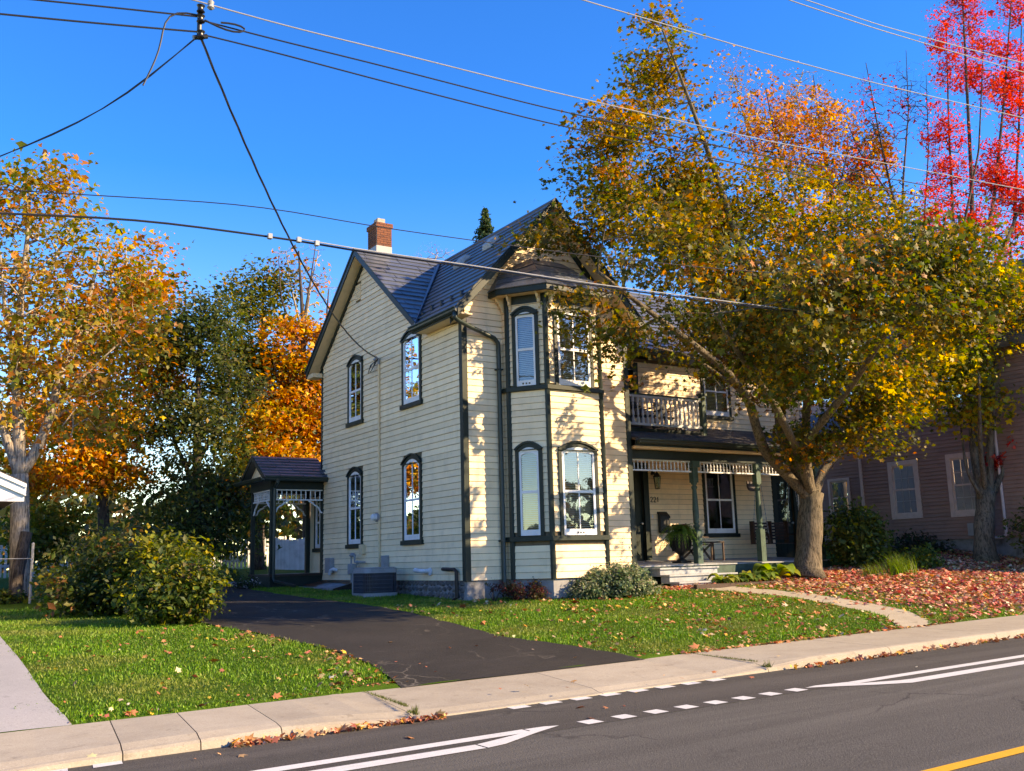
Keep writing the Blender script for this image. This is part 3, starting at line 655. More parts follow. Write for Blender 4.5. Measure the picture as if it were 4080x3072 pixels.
# chimney
CH = MB().box(.315, .755, 5.12, 5.66, 9.5, 10.70).build('chimney', MORTAR, H)
bm = MB().box(-.095, .095, -.0, .012, -.026, .026).mesh('brick'); bm.materials.append(BRICK); bm2 = MB().box(-.044, .044, -.0, .012, -.026, .026).mesh('brick'); bm2.materials.append(BRICK)
def brickrow(z, x0, x1, y0, y1, odd):
    for face in range(2):
        L = (x1-x0) if face == 0 else (y1-y0); u = 0; k = odd
        while u < L-.02:
            me, wd = (bm2, .1) if (k and u == 0) or L-u < .15 else (bm, .204)
            cu = min(u+wd/2, L-wd/2+.01)
            if face == 0: inst('brick', me, CH, (x0+cu, y0-.001, z), (0,0,math.pi))
            else: inst('brick', me, CH, (x0-.001, y0+cu, z), (0,0,math.pi/2))
            u += wd
for i in range(9): brickrow(10.13+i*.062, .315, .755, 5.12, 5.66, i % 2)
MB().box(.285, .785, 5.09, 5.69, 10.632, 10.752).build('corbel', MORTAR, CH)
for i in range(2): brickrow(10.662+i*.062, .285, .785, 5.09, 5.69, i % 2)
MB().box(.40, .63, 5.25, 5.50, 10.752, 10.93).build('flue', MORTAR, CH, bevel=.01); MB().box(.305, .765, 5.11, 5.67, 9.6, 10.10).build('flashing', LEAD, CH)
MB().box(.24, .83, 4.92, 5.2, 9.70, 9.705).build('flashing', LEAD, CH)
# --- front porch ---
PB = slab('porch_roof', [(4.62,-.17,4.40),(11.85,-.17,4.40),(11.85,2.2,5.16),(4.62,2.2,5.16)], ASPHS, .05)
roof_plane((0,-.17,4.40), (1,0,0), (0,2.37,.76), math.hypot(2.37,.76), lambda t: (4.64, 11.85-.1*t), .155, .95, ASPHS, PB, .012)
gutter((4.66,-.17,4.27), (11.85,-.17,4.27), (0,-1,0)); MB().box(4.62, 11.8, -.16, -.13, 4.22, 4.40).build('fascia_board', GREEN, H); MB().box(4.62, 11.8, -.14, 2.2, 4.205, 4.225).build('porch_ceiling', CREAM2, H)
MB().box(4.60, 11.45, .14, .34, 3.95, 4.20).build('porch_beam', GREEN, H); MB().box(4.62, 11.8, -.10, .13, 4.17, 4.20).build('soffit', CREAM2, H)
pm = MB(); pm.box(-.085, .085, -.085, .085, 0, .84); pm.lathe((0,0,.84), [(.085,0),(.05,.03),(.085,.08),(.085,.11),(.052,.14),(.075,.18),(.078,.5),(.062,.85),(.052,1.0),(.075,1.04),(.075,1.08),(.048,1.11),(.08,1.16),(.08,1.18)], 14); pm.box(-.08, .08, -.08, .08, 2.02, 2.56)
pm.hexa([(-.12,-.12,2.40),(.12,-.12,2.40),(.12,.12,2.40),(-.12,.12,2.40),(-.12,-.12,2.56),(.12,-.12,2.56),(.12,.12,2.56),(-.12,.12,2.56)])
pme = pm.mesh('porch_post'); pme.materials.append(GREENL)
POSTX = (6.80, 9.04, 11.34)
for x in POSTX: inst('porch_post', pme, H, (x, .25, 1.39))
MB().box(4.60, 4.70, .16, .34, 1.39, 3.95).build('porch_post', GREENL, H)
sm = MB().lathe((0,0,0), [(.012,0),(.012,.03),(.022,.05),(.012,.075),(.016,.11),(.020,.14),(.012,.17),(.020,.19),(.012,.215),(.012,.23)], 7).mesh('spindle'); sm.materials.append(WHITE)
for a, b in ((4.70,6.71),(6.89,8.95),(9.13,11.25)):
    MB().box(a, b, .225, .275, 3.915, 3.95).build('spindle_rail', WHITE, H); MB().box(a, b, .215, .285, 3.665, 3.70).build('spindle_rail', WHITE, H)
    k = int((b-a)/.112)
    for i in range(k): inst('spindle', sm, H, (a+(i+.5)*(b-a)/k, .25, 3.695))
fm = MB()
for i in range(17):
    y0 = .06+i*.126; z = 1.39+.11*(y0-.06)/2.14; z1 = z+.006
    MB().hexa([(4.57,y0,z-.03),(11.6,y0,z-.03),(11.6,y0+.121,z1-.03),(4.57,y0+.121,z1-.03),(4.57,y0,z),(11.6,y0,z),(11.6,y0+.121,z1),(4.57,y0+.121,z1)]).build('deck_board', GREYST, H)
MB().box(4.6, 11.55, .09, .13, 1.02, 1.358).build('porch_skirt', GREENL, H); MB().box(11.50, 11.54, .1, 2.2, 1.02, 1.358).build('porch_skirt', GREENL, H); MB().box(11.2, 11.5, .15, .45, .6, 1.02).build('pier', CONC, H)
for y0, y1, z in ((-.30,.10,1.33),(-.62,-.28,1.17),(-.94,-.60,1.01)):
    s = MB(); s.box(5.05, 6.95 if z > 1.2 else 7.25, y0, y1, z-.04, z); s.box(5.08, 6.92 if z > 1.2 else 7.22, y0+.04, y1, z-.2, z-.041); s.build('porch_step', GREYST, H, bevel=.006)
MB().box(5.2, 8.2, -1.35, -1.25, .80, .95).build('edging_board', DARKW, H)
# doors on the main wall
def door(fr, u0, u1, z0, z1, mat=GREEN, glassd=False):
    d = MB(); fr.box(d, u0+.08, u1-.08, z0, z1-.12, -.10, -.06); o = d.build('door', mat, H)
    f = MB(); f.ring([fr.P(u0-.09,z0,-.01),fr.P(u1+.09,z0,-.01),fr.P(u1+.09,z1+.1,-.01),fr.P(u0-.09,z1+.1,-.01)], [fr.P(u0+.08,z0,-.01),fr.P(u1-.08,z0,-.01),fr.P(u1-.08,z1-.12,-.01),fr.P(u0+.08,z1-.12,-.01)], fr.n*.06); f.build('door_frame', GREEN, o)
    if glassd:
        g = MB(); g.add([fr.P(u0+.2,z0+.9,-.055),fr.P(u1-.2,z0+.9,-.055),fr.P(u1-.2,z1-.3,-.055),fr.P(u0+.2,z1-.3,-.055)], [(0,1,2,3)]); g.build('pane', GLASS, o)
    for a, b in ((.12,.75),) + (() if glassd else ((.95,1.9),)):
        p = MB(); fr.box(p, u0+.2, (u0+u1)/2-.03, z0+a, z0+b, -.06, -.045); fr.box(p, (u0+u1)/2+.03, u1-.2, z0+a, z0+b, -.06, -.045); p.build('door_panel', mat, o)
    MB().lathe(fr.P(u1-.16, z0+1.0, -.06), [(.012,0),(.012,.05),(.03,.055),(.028,.085)], 10, fr.n).build('handle', LEAD, o)
door(MW, *door1); door(MW, *door2, GREEN, True); door(MW, *door3, GREEN, True)
# lantern, house number, sign on the porch
ln = MB(); ln.box(7.05, 7.13, 2.10, 2.2, 3.78, 3.92); ln.tube([(7.09,2.12,3.85),(7.09,1.98,3.92),(7.09,1.98,3.84)], .012, 6); ln.lathe((7.09,1.98,3.70), [(.10,0),(.11,.02),(.05,.10),(.02,.14)], 6); ln.lathe((7.09,1.98,3.38), [(.05,0),(.07,.02)], 6)
for i in range(6):
    c, s_ = math.cos(i*math.pi/3), math.sin(i*math.pi/3); ln.tube([(7.09+.065*c,1.98+.065*s_,3.40),(7.09+.10*c,1.98+.10*s_,3.70)], .008, 4)
LN = ln.build('porch_lantern', BLACK, H); MB().lathe((7.09,1.98,3.41), [(.058,0),(.090,.29)], 6).build('lantern_glass', GLASS, LN)
def digits(txt, fr, u, z, h, mat, parent, name):
    S = {'2': [(0,.8),(.08,.95),(.3,1),(.5,.92),(.55,.75),(.45,.5),(.05,.05),(.05,0),(.6,0)], '1': [(.1,.8),(.3,1),(.3,0)]}
    mb = MB()
    for ch in txt: mb.tube([fr.P(u+x*h, z+y*h, .038) for x, y in S[ch]], .011, 5); u += h*(.85 if ch != '1' else .6)
    return mb.build(name, mat, parent)
digits('221', MW, 2.42, 3.05, .13, BLACK, H, 'house_number')
MB().box(4.56+2.45, 4.56+2.49, 2.16, 2.19, 2.62, 2.70).build('doorbell', WHITE, H)
# --- balcony over the porch ---
MB().box(4.75, 7.92, .84, 2.2, 4.72, 4.82).build('balcony_floor', GREEN, H)
MB().box(7.80, 7.94, .83, .97, 4.60, 5.80).build('balcony_post', GREENL, H, bevel=.01); MB().box(7.77, 7.97, .80, 1.0, 5.80, 5.86).build('post_cap', GREENL, H); MB().box(4.78, 4.90, .83, .97, 4.6, 5.8).build('balcony_post', GREENL, H)
MB().box(4.9, 7.80, .86, .94, 5.62, 5.68).build('balcony_rail', WHITE, H); MB().box(4.9, 7.80, .86, .94, 4.90, 4.96).build('balcony_rail', WHITE, H); MB().box(4.9, 7.80, .85, .95, 5.685, 5.72).build('balcony_rail', GREENL, H)
MB().box(7.83, 7.91, .97, 2.2, 5.62, 5.68).build('balcony_rail', WHITE, H); MB().box(7.83, 7.91, .97, 2.2, 4.90, 4.96).build('balcony_rail', WHITE, H)
bl = MB(); bl.box(-.03,.03,-.03,.03,0,.14); bl.lathe((0,0,.14), [(.03,0),(.018,.03),(.032,.07),(.03,.14),(.016,.24),(.02,.3),(.03,.34),(.018,.37),(.03,.40)], 8); bl.box(-.03,.03,-.03,.03,.54,.66)
blm = bl.mesh('baluster'); blm.materials.append(WHITE)
for i in range(18): inst('baluster', blm, H, (5.0+i*.158, .90, 4.96))
for i in range(7): inst('baluster', blm, H, (7.87, 1.10+i*.16, 4.96))
# --- side entry porch ---
sp = (-1.48, 8.02, 9.66, 1.40)
x0, y0, y1, zf = sp
MB().box(x0-.08, .3, y0-.05, y1+.1, zf-.06, zf).build('side_porch_floor', DARKW, H); MB().box(x0-.04, .28, y0, y1, .8, zf-.062).build('porch_skirt', GREEN, H)
for x, y in ((x0, y0), (x0, y1), (.02, y0), (.15, y1)): MB().box(x-.055, x+.055, y-.055, y+.055, zf, 3.86).build('porch_post', GREEN, H, bevel=.008)
MB().box(x0-.07, .08, y0-.07, y0+.07, 3.70, 3.95).build('porch_beam', GREEN, H); MB().box(x0-.07, .2, y1-.07, y1+.07, 3.70, 3.95).build('porch_beam', GREEN, H); MB().box(x0-.068, x0+.068, y0+.07, y1-.07, 3.70, 3.95).build('porch_beam', GREEN, H)
yr = (y0+y1)/2
SR = slab('porch_roof', [(x0-.32,y0-.30,4.02),(.12,y0-.30,4.02),(.12,yr,4.68),(x0-.32,yr,4.68)], SLATE, .05)
roof_plane((x0-.32,y0-.30,4.02), (1,0,0), (0,yr-y0+.30,.66), math.hypot(yr-y0+.30,.66), lambda t: (0, 1.90-.0*t), .2, .62, SLATE, SR)
slab('porch_roof', [(x0-.32,y1+.30,4.02),(.12,y1+.30,4.02),(.12,yr,4.68),(x0-.32,yr,4.68)], SLATE, .05)
MB().hexa([(-.02,y0-.34,4.0),(.10,y0-.34,4.0),(.10,y0+.2,4.25),(-.02,y0+.2,4.25),(-.02,y0-.30,4.1),(.10,y0-.30,4.1),(.10,y0+.2,4.5),(-.02,y0+.2,4.5)]).build('flashing', SLATE, H)
gutter((x0-.34,y0-.30,3.90), (.10,y0-.30,3.90), (0,-1,0)); gutter((x0-.36,y0-.42,3.90), (x0-.36,y1+.4,3.90), (-1,0,0), h=.09)
MB().prism([(x0-.10,y0-.1,3.98),(x0-.10,y1+.1,3.98),(x0-.10,yr,4.60)], (.03,0,0)).build('porch_gable', CREAM, H)
for s in (-1, 1): rake((x0-.34,yr+s*1.14,3.99), (x0-.34,yr,4.70), .13, (.03,0,0))
def frieze(p, q, n):
    p, q = np.array(p, float), np.array(q, float); d = unit(q-p)
    MB().bar(p+[0,0,.0], q, .05, .03).build('spindle_rail', WHITE, H); MB().bar(p-[0,0,.27], q-[0,0,.27], .05, .035).build('spindle_rail', WHITE, H)
    for i in range(n): inst('spindle', sm, H, p+(q-p)*((i+.5)/n)-[0,0,.25])
    for a, s in ((p, 1), (q, -1)):
        pts = [a+d*s*t-np.array([0,0,h]) for t, h in ((.0,.62),(.05,.60),(.09,.50),(.16,.44),(.22,.42),(.27,.36),(.36,.32),(.40,.285))]
        MB().tube(pts, .024, 6).build('corner_bracket', WHITE, H)
frieze((x0+.06,y0,3.68), (-.04,y0,3.68), 10); frieze((x0,y0+.06,3.68), (x0,y1-.06,3.68), 12); frieze((x0+.06,y1,3.68), (.1,y1,3.68), 10)
MB().tube([(x0+.02,y0-.36,3.95),(x0+.02,y0-.36,3.86),(x0+.03,y0-.10,3.72),(x0+.03,y0-.10,1.30),(x0+.05,y0-.16,1.22),(x0+.42,y0-.75,1.08)], .045, 6).build('downspout', GUTTER, H)
bx = Fr((.3,8.15), (0,1), (-1,0)); window(bx, .55, 1.15, 2.1, 3.6, .05, .02, True, 0)
# --- things fixed to the drive side wall ---
cd = MB(); cd.tube([(-.05,4.21,1.5),(-.05,4.21,6.62)], .028, 8)
for z in (2.0, 3.6, 5.2): cd.lathe((-.05,4.21,z), [(.036,0),(.036,.05)], 8)
CD = cd.build('service_conduit', CREAM2, H); MB().tube([(-.05,4.21,6.60),(-.05,4.21,6.72),(-.10,4.23,6.78),(-.16,4.25,6.70)], .04, 8).build('weatherhead', STEEL, CD)
lp = MB()
for k in range(3): lp.tube([(-.12,4.22,6.70),(-.15,4.40+.05*k,6.62),(-.14,4.62+.03*k,6.50-.03*k),(-.13,4.52,6.46),(-.12,4.3,6.6+.03*k),(-.10,4.12,6.74)], .009, 5)
lp.build('service_loop', BLACK, CD)
me_ = MB().lathe((-.05,4.27,2.74), [(.11,0),(.11,.06),(.095,.065)], 16, (-1,0,0)); ME = me_.build('electric_meter', STEEL, H); MB().lathe((-.115,4.27,2.74), [(.085,0),(.085,.09),(.05,.12)], 16, (-1,0,0)).build('meter_dome', PVC, ME)
def wbox(y0, y1, z0, z1, d, name, mat, cover=True):
    o = MB().box(-.03-d, -.02, y0, y1, z0, z1).build(name, mat, H, bevel=.008)
    if cover: MB().box(-.035-d, -.031-d, y0+.02, y1-.02, z0+.02, z1-.02).build('cover', mat, o)
wbox(5.08, 5.30, 1.85, 2.10, .09, 'junction_box', CREAM2); wbox(7.15, 7.52, 1.40, 1.80, .12, 'utility_box', STEEL); wbox(3.70, 3.92, 1.42, 1.80, .11, 'disconnect_box', STEEL)
MB().tube([(-.02,6.95,1.46),(-.12,6.98,1.50),(-.15,7.08,1.47),(-.15,7.16,1.36)], .045, 8).build('vent_pipe', PVC, H)
MB().tube([(-.02,1.62,1.42),(-.16,1.62,1.42),(-.20,1.70,1.42),(-.20,1.98,1.44)], .05, 10).build('vent_pipe', PVC, H); MB().lathe((-.03,1.55,1.40), [(.085,0),(.085,.03)], 12, (-1,0,0)).build('vent_flange', PVC, H)
MB().tube([(-.10,.86,1.455),(-.09,.36,1.44),(-.09,.27,1.40),(-.085,.27,.86),(-.12,.38,.80)], .042, 8).build('drain_pipe', BLACK, H)
# cellar bulkhead: sloping slab
MB().prism([(-.02,5.4,1.20),(-.02,7.9,1.20),(-.75,7.9,1.08),(-.75,5.4,1.02),(-.85,5.4,.80),(-.02,5.4,.80)], (0,.03,0)).build('bulkhead_cheek', DARKW, H)
MB().hexa([(-.02,5.43,1.14),(-.02,7.9,1.14),(-.80,7.9,1.00),(-.80,5.43,.98),(-.02,5.43,1.18),(-.02,7.9,1.18),(-.80,7.9,1.05),(-.80,5.43,1.03)]).build('bulkhead_door', CONC, H)
# ================================================================ THINGS ROUND THE HOUSE
def rsq(cx, cy, h, r, n=5):                      # rounded square outline
    out = []
    for k, (sx, sy) in enumerate(((1,1),(-1,1),(-1,-1),(1,-1))):
        for i in range(n+1):
            a = (k+i/n)*math.pi/2; out.append((cx+sx*(h-r)+r*math.cos(a), cy+sy*(h-r)+r*math.sin(a)))
    return out
g0 = float(G(-.72, 3.0))
AC = empty('air_conditioner', (-.72, 3.0, g0), 'round cornered grey air conditioner standing on the grass by the house wall', 'air conditioner')
def ext(poly, z0, z1, mb): return mb.prism([(x, y, z0) for x, y in poly], (0, 0, z1-z0))
ext(rsq(-.72,3.0,.37,.14), g0+.04, 1.40, MB()).build('coil', BLACK, AC); ext(rsq(-.72,3.0,.43,.16), g0-.02, g0+.07, MB()).build('base_pan', STEEL, AC)
m = MB(); ext(rsq(-.72,3.0,.425,.16), 1.40, 1.50, m); m.prism([(x, y, 1.50) for x, y in rsq(-.72,3.0,.38,.14)], (0,0,.03)); m.build('top_cover', STEEL, AC)
gr = MB(); P = rsq(-.72,3.0,.405,.15)
for i in range(0, len(P)):
    a, b = np.array(P[i]), np.array(P[(i+1) % len(P)]); L = np.linalg.norm(b-a); k = max(1, int(L/.028))
    for j in range(k):
        q = a+(b-a)*j/k; gr.box(q[0]-.005, q[0]+.005, q[1]-.005, q[1]+.005, g0+.07, 1.40)
gr.build('grille_bars', ACBLUE, AC)
for k in range(7):
    z = g0+.10+k*.085; r = MB(); Q = rsq(-.72,3.0,.412,.15); r.ring([(x,y,z) for x,y in Q], [(x,y,z) for x,y in rsq(-.72,3.0,.400,.15)], (0,0,.012)); r.build('grille_ring', ACBLUE, AC)
MB().box(-1.10, -1.02, 3.30, 3.44, g0+.02, 1.42).build('service_panel', STEEL, AC)
gm = empty('gas_meter', (-.18, 5.45, 1.2), 'grey gas meter with pipes and regulator on the cream wall', 'meter')
MB().box(-.30, -.12, 5.38, 5.62, 1.36, 1.62).build('meter_body', STEEL, gm, bevel=.03)
MB().tube([(-.2,5.58,1.6),(-.2,5.58,1.80),(-.2,5.46,1.84),(-.2,5.36,1.80),(-.2,5.36,1.66),(-.2,5.10,1.66),(-.04,5.06,1.66)], .024, 8).build('pipe', STEEL, gm)
MB().lathe((-.2,5.50,1.78), [(.04,0),(.09,.05),(.09,.07),(.03,.12)], 12).build('regulator', STEEL, gm); MB().lathe((-.2,5.20,1.60), [(.03,0),(.05,.05),(.03,.10)], 8).build('valve', STEEL, gm); MB().tube([(-.2,5.58,1.38),(-.2,5.58,.9)], .022, 8).build('pipe', STEEL, gm)
MB().box(-.5, -.1, 6.7, 7.2, .98, 1.02).build('splash_block', PATH, None, label='grey concrete splash block under the side porch downspout', cat='splash block').location = (-.9, .4, .0)
# mailbox
mb_ = empty('mailbox', (7.33, 2.12, 2.3), 'black wall mailbox beside the front door', 'mailbox')
MB().box(7.20, 7.52, 2.05, 2.17, 2.22, 2.72).build('box', BLACK, mb_, bevel=.02); MB().hexa([(7.19,2.03,2.60),(7.53,2.03,2.60),(7.53,2.17,2.74),(7.19,2.17,2.74),(7.19,2.03,2.66),(7.53,2.03,2.66),(7.53,2.17,2.79),(7.19,2.17,2.79)]).build('lid', BLACK, mb_)
# urn and fern
ux, uy = at(2716, 2226, .62)[:2]; uz = 1.42
ur = empty('urn', (ux, uy, uz), 'black pedestal urn holding a fern on the porch', 'urn')
MB().box(ux-.17, ux+.17, uy-.17, uy+.17, uz, uz+.05).build('plinth', BLACK, ur)
MB().lathe((ux,uy,uz+.05), [(.13,0),(.12,.03),(.06,.07),(.055,.13),(.09,.17),(.20,.26),(.25,.38),(.26,.52),(.28,.60),(.33,.64),(.33,.67),(.27,.67),(.25,.60)], 20).build('bowl', BLACK, ur, smooth=True)
rb = MB()
for i in range(20):
    a = i*math.pi/10; c, s = math.cos(a), math.sin(a); rb.tube([(ux+.20*c,uy+.20*s,uz+.30),(ux+.255*c,uy+.255*s,uz+.43),(ux+.265*c,uy+.265*s,uz+.58)], .016, 5)
rb.build('flutes', BLACK, ur)
fe = empty('fern', (ux, uy, uz+.7), 'large arching green fern growing in the black urn', 'fern')
FERN = None
def strip_mesh(path, wid, col0, Vl, Fl, Cl, nrm=(0,0,1)):
    pass
def fronds(parent, c, n, L, seed, greens, up=.8, name='frond', objs=60):
    r = np.random.default_rng(seed)
    for i in range(n):
        a = r.uniform(0, 6.283); l = L*r.uniform(.6, 1.1); rise = r.uniform(.25, 1.0)*up; V = []; F = []; C_ = []; col = np.array(greens[r.integers(len(greens))])*r.uniform(.7, 1.25)
        d = np.array([math.cos(a), math.sin(a), 0]); sd = np.array([-d[1], d[0], 0]); pts = []
        for k in range(13):
            t = k/12; pts.append(np.array(c)+d*l*t*(.95-.15*t)+np.array([0,0,l*rise*t*1.5-l*(rise+.75)*t*t]))
        for k in range(1, 13):
            t = k/12; w_ = .075*(1-t)**.6*(1 if k > 1 else .5)*(L/.7); p, q = pts[k-1], pts[k]
            for s in (-1, 1):
                b = len(V); tip = q+sd*s*w_+d*.02-np.array([0,0,.02]); V += [p, p*.35+q*.65, tip]; F.append((b, b+1, b+2)); C_ += [col]*3
        big_mesh(name, np.array(V), np.array(F), LEAF, parent, np.array(C_))
fronds(fe, (ux,uy,uz+.72), 90, .85, 3, [(.07,.16,.025),(.11,.22,.04),(.14,.27,.045),(.18,.30,.06)], 1.05)
# folding deck chair
cx, cy = at(2772, 2235, 1.25)[:2]; cz = 1.46
dc = empty('deck_chair', (cx, cy, cz), 'brown wooden folding chair with slatted back on the porch', 'chair')
for y in (cy-.25, cy+.25):
    MB().bar((cx-.52,y,cz+.95), (cx+.30,y,cz+.02), .03, .05).build('back_leg', DARKW, dc); MB().bar((cx-.28,y,cz+.02), (cx+.34,y,cz+.42), .03, .05).build('leg', DARKW, dc)
    MB().bar((cx-.34,y,cz+.62), (cx+.25,y,cz+.60), .04, .03).build('armrest', DARKW, dc)
for i in range(8): t = i/7; MB().box(cx-.50+.26*t-.03, cx-.47+.26*t+.0, cy-.24, cy+.24, cz+.90-.36*t, cz+.95-.36*t).build('slat', DARKW, dc)
for i in range(6): MB().box(cx-.12+i*.075, cx-.065+i*.075, cy-.24, cy+.24, cz+.385+i*.006, cz+.405+i*.006).build('slat', DARKW, dc)
tx = cx+.62
tb = empty('side_table', (tx, cy, cz), 'small brown wooden table next to the deck chair', 'table')
MB().box(tx-.24, tx+.24, cy-.22, cy+.22, cz+.46, cz+.49).build('top', DARKW, tb)
for a in (-1, 1):
    for b in (-1, 1): MB().box(tx+a*.21-.02, tx+a*.21+.02, cy+b*.19-.02, cy+b*.19+.02, cz, cz+.46).build('leg', DARKW, tb)
# porch swing
sx0, sx1, sy = 10.05, 11.4, 1.15
sg = empty('porch_swing', (10.4, sy, 1.9), 'dark slatted porch swing hanging on chains behind the tree', 'swing')
for i in range(6): MB().box(sx0, sx1, sy-.25+i*.085, sy-.18+i*.085, 1.86, 1.885).build('seat_slat', DARKW, sg)
for i in range(6): z = 1.98+i*.085; MB().box(sx0, sx1, sy+.27+.018*i, sy+.295+.018*i, z, z+.06).build('back_slat', DARKW, sg)
for x in (sx0, (sx0+sx1)/2, sx1): MB().box(x-.02, x+.02, sy+.26, sy+.42, 1.86, 2.5).build('back_post', DARKW, sg)
for x in (sx0, sx1):
    MB().box(x-.025, x+.025, sy-.28, sy+.30, 2.10, 2.135).build('armrest', DARKW, sg); MB().box(x-.02, x+.02, sy-.27, sy-.23, 1.86, 2.1).build('arm_post', DARKW, sg)
    ch = MB()
    for yy in (sy-.25, sy+.32):
        for k in range(34):
            t = k/34; p = np.array([x, yy+(sy-yy)*t, 2.1+(4.2-2.1)*t]); e = .028 if k % 2 else .008; ch.box(p[0]-(.012 if k % 2 else .004), p[0]+(.012 if k % 2 else .004), p[1]-.006, p[1]+.006, p[2], p[2]+.055)
    ch.build('chain', STEEL, sg)
# hanging plaque
sgp = at(3000, 1938, .62); pl = empty('hanging_sign', tuple(sgp), 'dark shield shaped plaque hanging from the porch beam', 'sign')
pp = [(-.21,.13),(.21,.13),(.21,.0),(.17,-.09),(.08,-.13),(-.08,-.13),(-.17,-.09),(-.21,.0)]
MB().prism([(sgp[0]+a, sgp[1], sgp[2]+b) for a, b in pp], (0,.03,0)).build('plaque', DARKW, pl)
MB().prism([(sgp[0]+a*.88, sgp[1]-.005, sgp[2]+b*.85) for a, b in pp], (0,.004,0)).build('field', paint('purple_grey', (.06,.05,.06), .6), pl)
for s in (-1, 1): MB().tube([(sgp[0]+s*.15,sgp[1]+.015,sgp[2]+.13),(sgp[0]+s*.15,sgp[1]+.015,4.20)], .006, 4).build('chain', STEEL, pl)
# balcony chairs
def bal_chair(x, y, z, label):
    e = empty('balcony_chair', (x, y, z), label, 'chair')
    for a in (-.2, .2):
        for b in (-.2, .2): MB().box(x+a-.015, x+a+.015, y+b-.015, y+b+.015, z, z+(.45 if b < 0 else .92)).build('leg', BLACK, e)
    MB().box(x-.22, x+.22, y-.22, y+.22, z+.43, z+.46).build('seat', BLACK, e); MB().box(x-.19, x+.19, y+.185, y+.215, z+.5, z+.92).build('backrest', BLACK, e)
    for a in (-.22, .22): MB().box(x+a-.02, x+a+.02, y-.22, y+.2, z+.64, z+.67).build('armrest', BLACK, e)
bal_chair(6.35, 1.6, 4.82, 'black metal chair behind the left end of the balcony railing'); bal_chair(7.25, 1.7, 4.82, 'black metal chair on the balcony nearest the upper window')
# ================================================================ NEIGHBOUR
NH = empty('neighbour_house', (16, 0, 1.4), 'brown sided neighbouring house behind the right hand trees', 'house')
NB = []; nf = Fr((16.0,0), (0,1), (-1,0)); nf2 = Fr((16.6,0), (0,1), (-1,0))
def nwin(fr, u0, u1, z0, z1, t, cols=0, rows=0):
    o = MB().ring([fr.P(u0,z0,-.02),fr.P(u1,z0,-.02),fr.P(u1,z1,-.02),fr.P(u0,z1,-.02)], [fr.P(u0+t,z0+t,-.02),fr.P(u1-t,z0+t,-.02),fr.P(u1-t,z1-t,-.02),fr.P(u0+t,z1-t,-.02)], fr.n*.06).build('window', NBRT, NH)
    s = t+.05; MB().ring([fr.P(u0+t,z0+t,-.03),fr.P(u1-t,z0+t,-.03),fr.P(u1-t,z1-t,-.03),fr.P(u0+t,z1-t,-.03)], [fr.P(u0+s,z0+s,-.03),fr.P(u1-s,z0+s,-.03),fr.P(u1-s,z1-s,-.03),fr.P(u0+s,z1-s,-.03)], fr.n*.04).build('sash', NBRT, o)
    zm = (z0+z1)/2; r = MB(); fr.box(r, u0+s, u1-s, zm-.025, zm+.025, -.03, .005); r.build('sash', NBRT, o)
    for a, b in ((z0+s, zm), (zm, z1-s)): MB().add([fr.P(u0+s,a,-.015),fr.P(u1-s,a,-.015),fr.P(u1-s,b,-.015),fr.P(u0+s,b,-.015)], [(0,1,2,3)]).build('pane', GLASS, o)
    if cols:
        g = MB(); W = u1-u0-2*s; Hh = z1-z0-2*s
        for i in range(1, cols): fr.box(g, u0+s+W*i/cols-.008, u0+s+W*i/cols+.008, z0+s, z1-s, -.028, -.018)
        for i in range(1, rows): fr.box(g, u0+s, u1-s, z0+s+Hh*i/rows-.008, z0+s+Hh*i/rows+.008, -.028, -.018)
        g.build('muntin', NBRT, o)
    return (u0+.02, u1-.02, z0+.02, z1-.02)
hw = [nwin(nf, .23, 1.30, 2.53, 4.31, .14, 3, 4), nwin(nf, -1.80, -.71, 2.50, 4.34, .14, 3, 4), nwin(nf, -1.6, -.8, 5.5, 6.9, .12)]
boards(nf, 1.86, 7.2, lambda z: (-6, 2.27), hw, .0, .112, NB); core(nf, -6, 2.3, 1.86, 7.2, hw, NH, 'wall', NBR)
hw = [nwin(nf2, 3.25, 4.15, 2.72, 4.02, .08)]
boards(nf2, 1.86, 5.6, lambda z: (2.3, 7.5), hw, 0, .112, NB); core(nf2, 2.3, 7.5, 1.86, 5.6, hw, NH, 'wall', NBR)
emit(NB, 'siding_board', NBR, NH, 150)
MB().box(15.95, 16.02, 2.26, 2.36, 1.86, 7.2).build('corner_board', NBRT, NH); MB().box(15.98, 16.6, 2.30, 2.34, 1.86, 7.2).build('wall', NBR, NH)
MB().box(16.04, 24, -6, 2.28, .9, 1.86).build('foundation', CONC, NH); MB().box(16.64, 24, 2.35, 7.5, .9, 1.86).build('foundation', CONC, NH)
MB().add([(24,-6,.9),(24,7.5,.9),(24,7.5,7.2),(24,-6,7.2),(16,-6,.9),(16,-6,7.2)], [(0,1,2,3),(0,4,5,3)]).build('wall', NBR, NH)
MB().hexa([(15.6,-6.4,7.1),(15.6,2.6,7.1),(20,2.6,10.6),(20,-6.4,10.6),(15.6,-6.4,7.25),(15.6,2.6,7.25),(20,2.6,10.75),(20,-6.4,10.75)]).build('roof', ASPHS, NH); MB().hexa([(24.4,-6.4,7.1),(24.4,2.6,7.1),(20,2.6,10.6),(20,-6.4,10.6),(24.4,-6.4,7.25),(24.4,2.6,7.25),(20,2.6,10.75),(20,-6.4,10.75)]).build('roof', ASPHS, NH)
MB().hexa([(16.2,2.35,5.5),(16.2,7.8,5.5),(20,7.8,7.2),(20,2.35,7.2),(16.2,2.35,5.62),(16.2,7.8,5.62),(20,7.8,7.32),(20,2.35,7.32)]).build('roof', ASPHS, NH)
MB().tube([(15.93,-2.35,1.9),(15.93,-2.35,6.8)], .04, 8).build('downspout', NBRT, NH); MB().tube([(15.93,-2.35,1.95),(15.9,-2.25,1.87),(15.9,-1.6,1.83)], .04, 8).build('downspout', NBRT, NH)
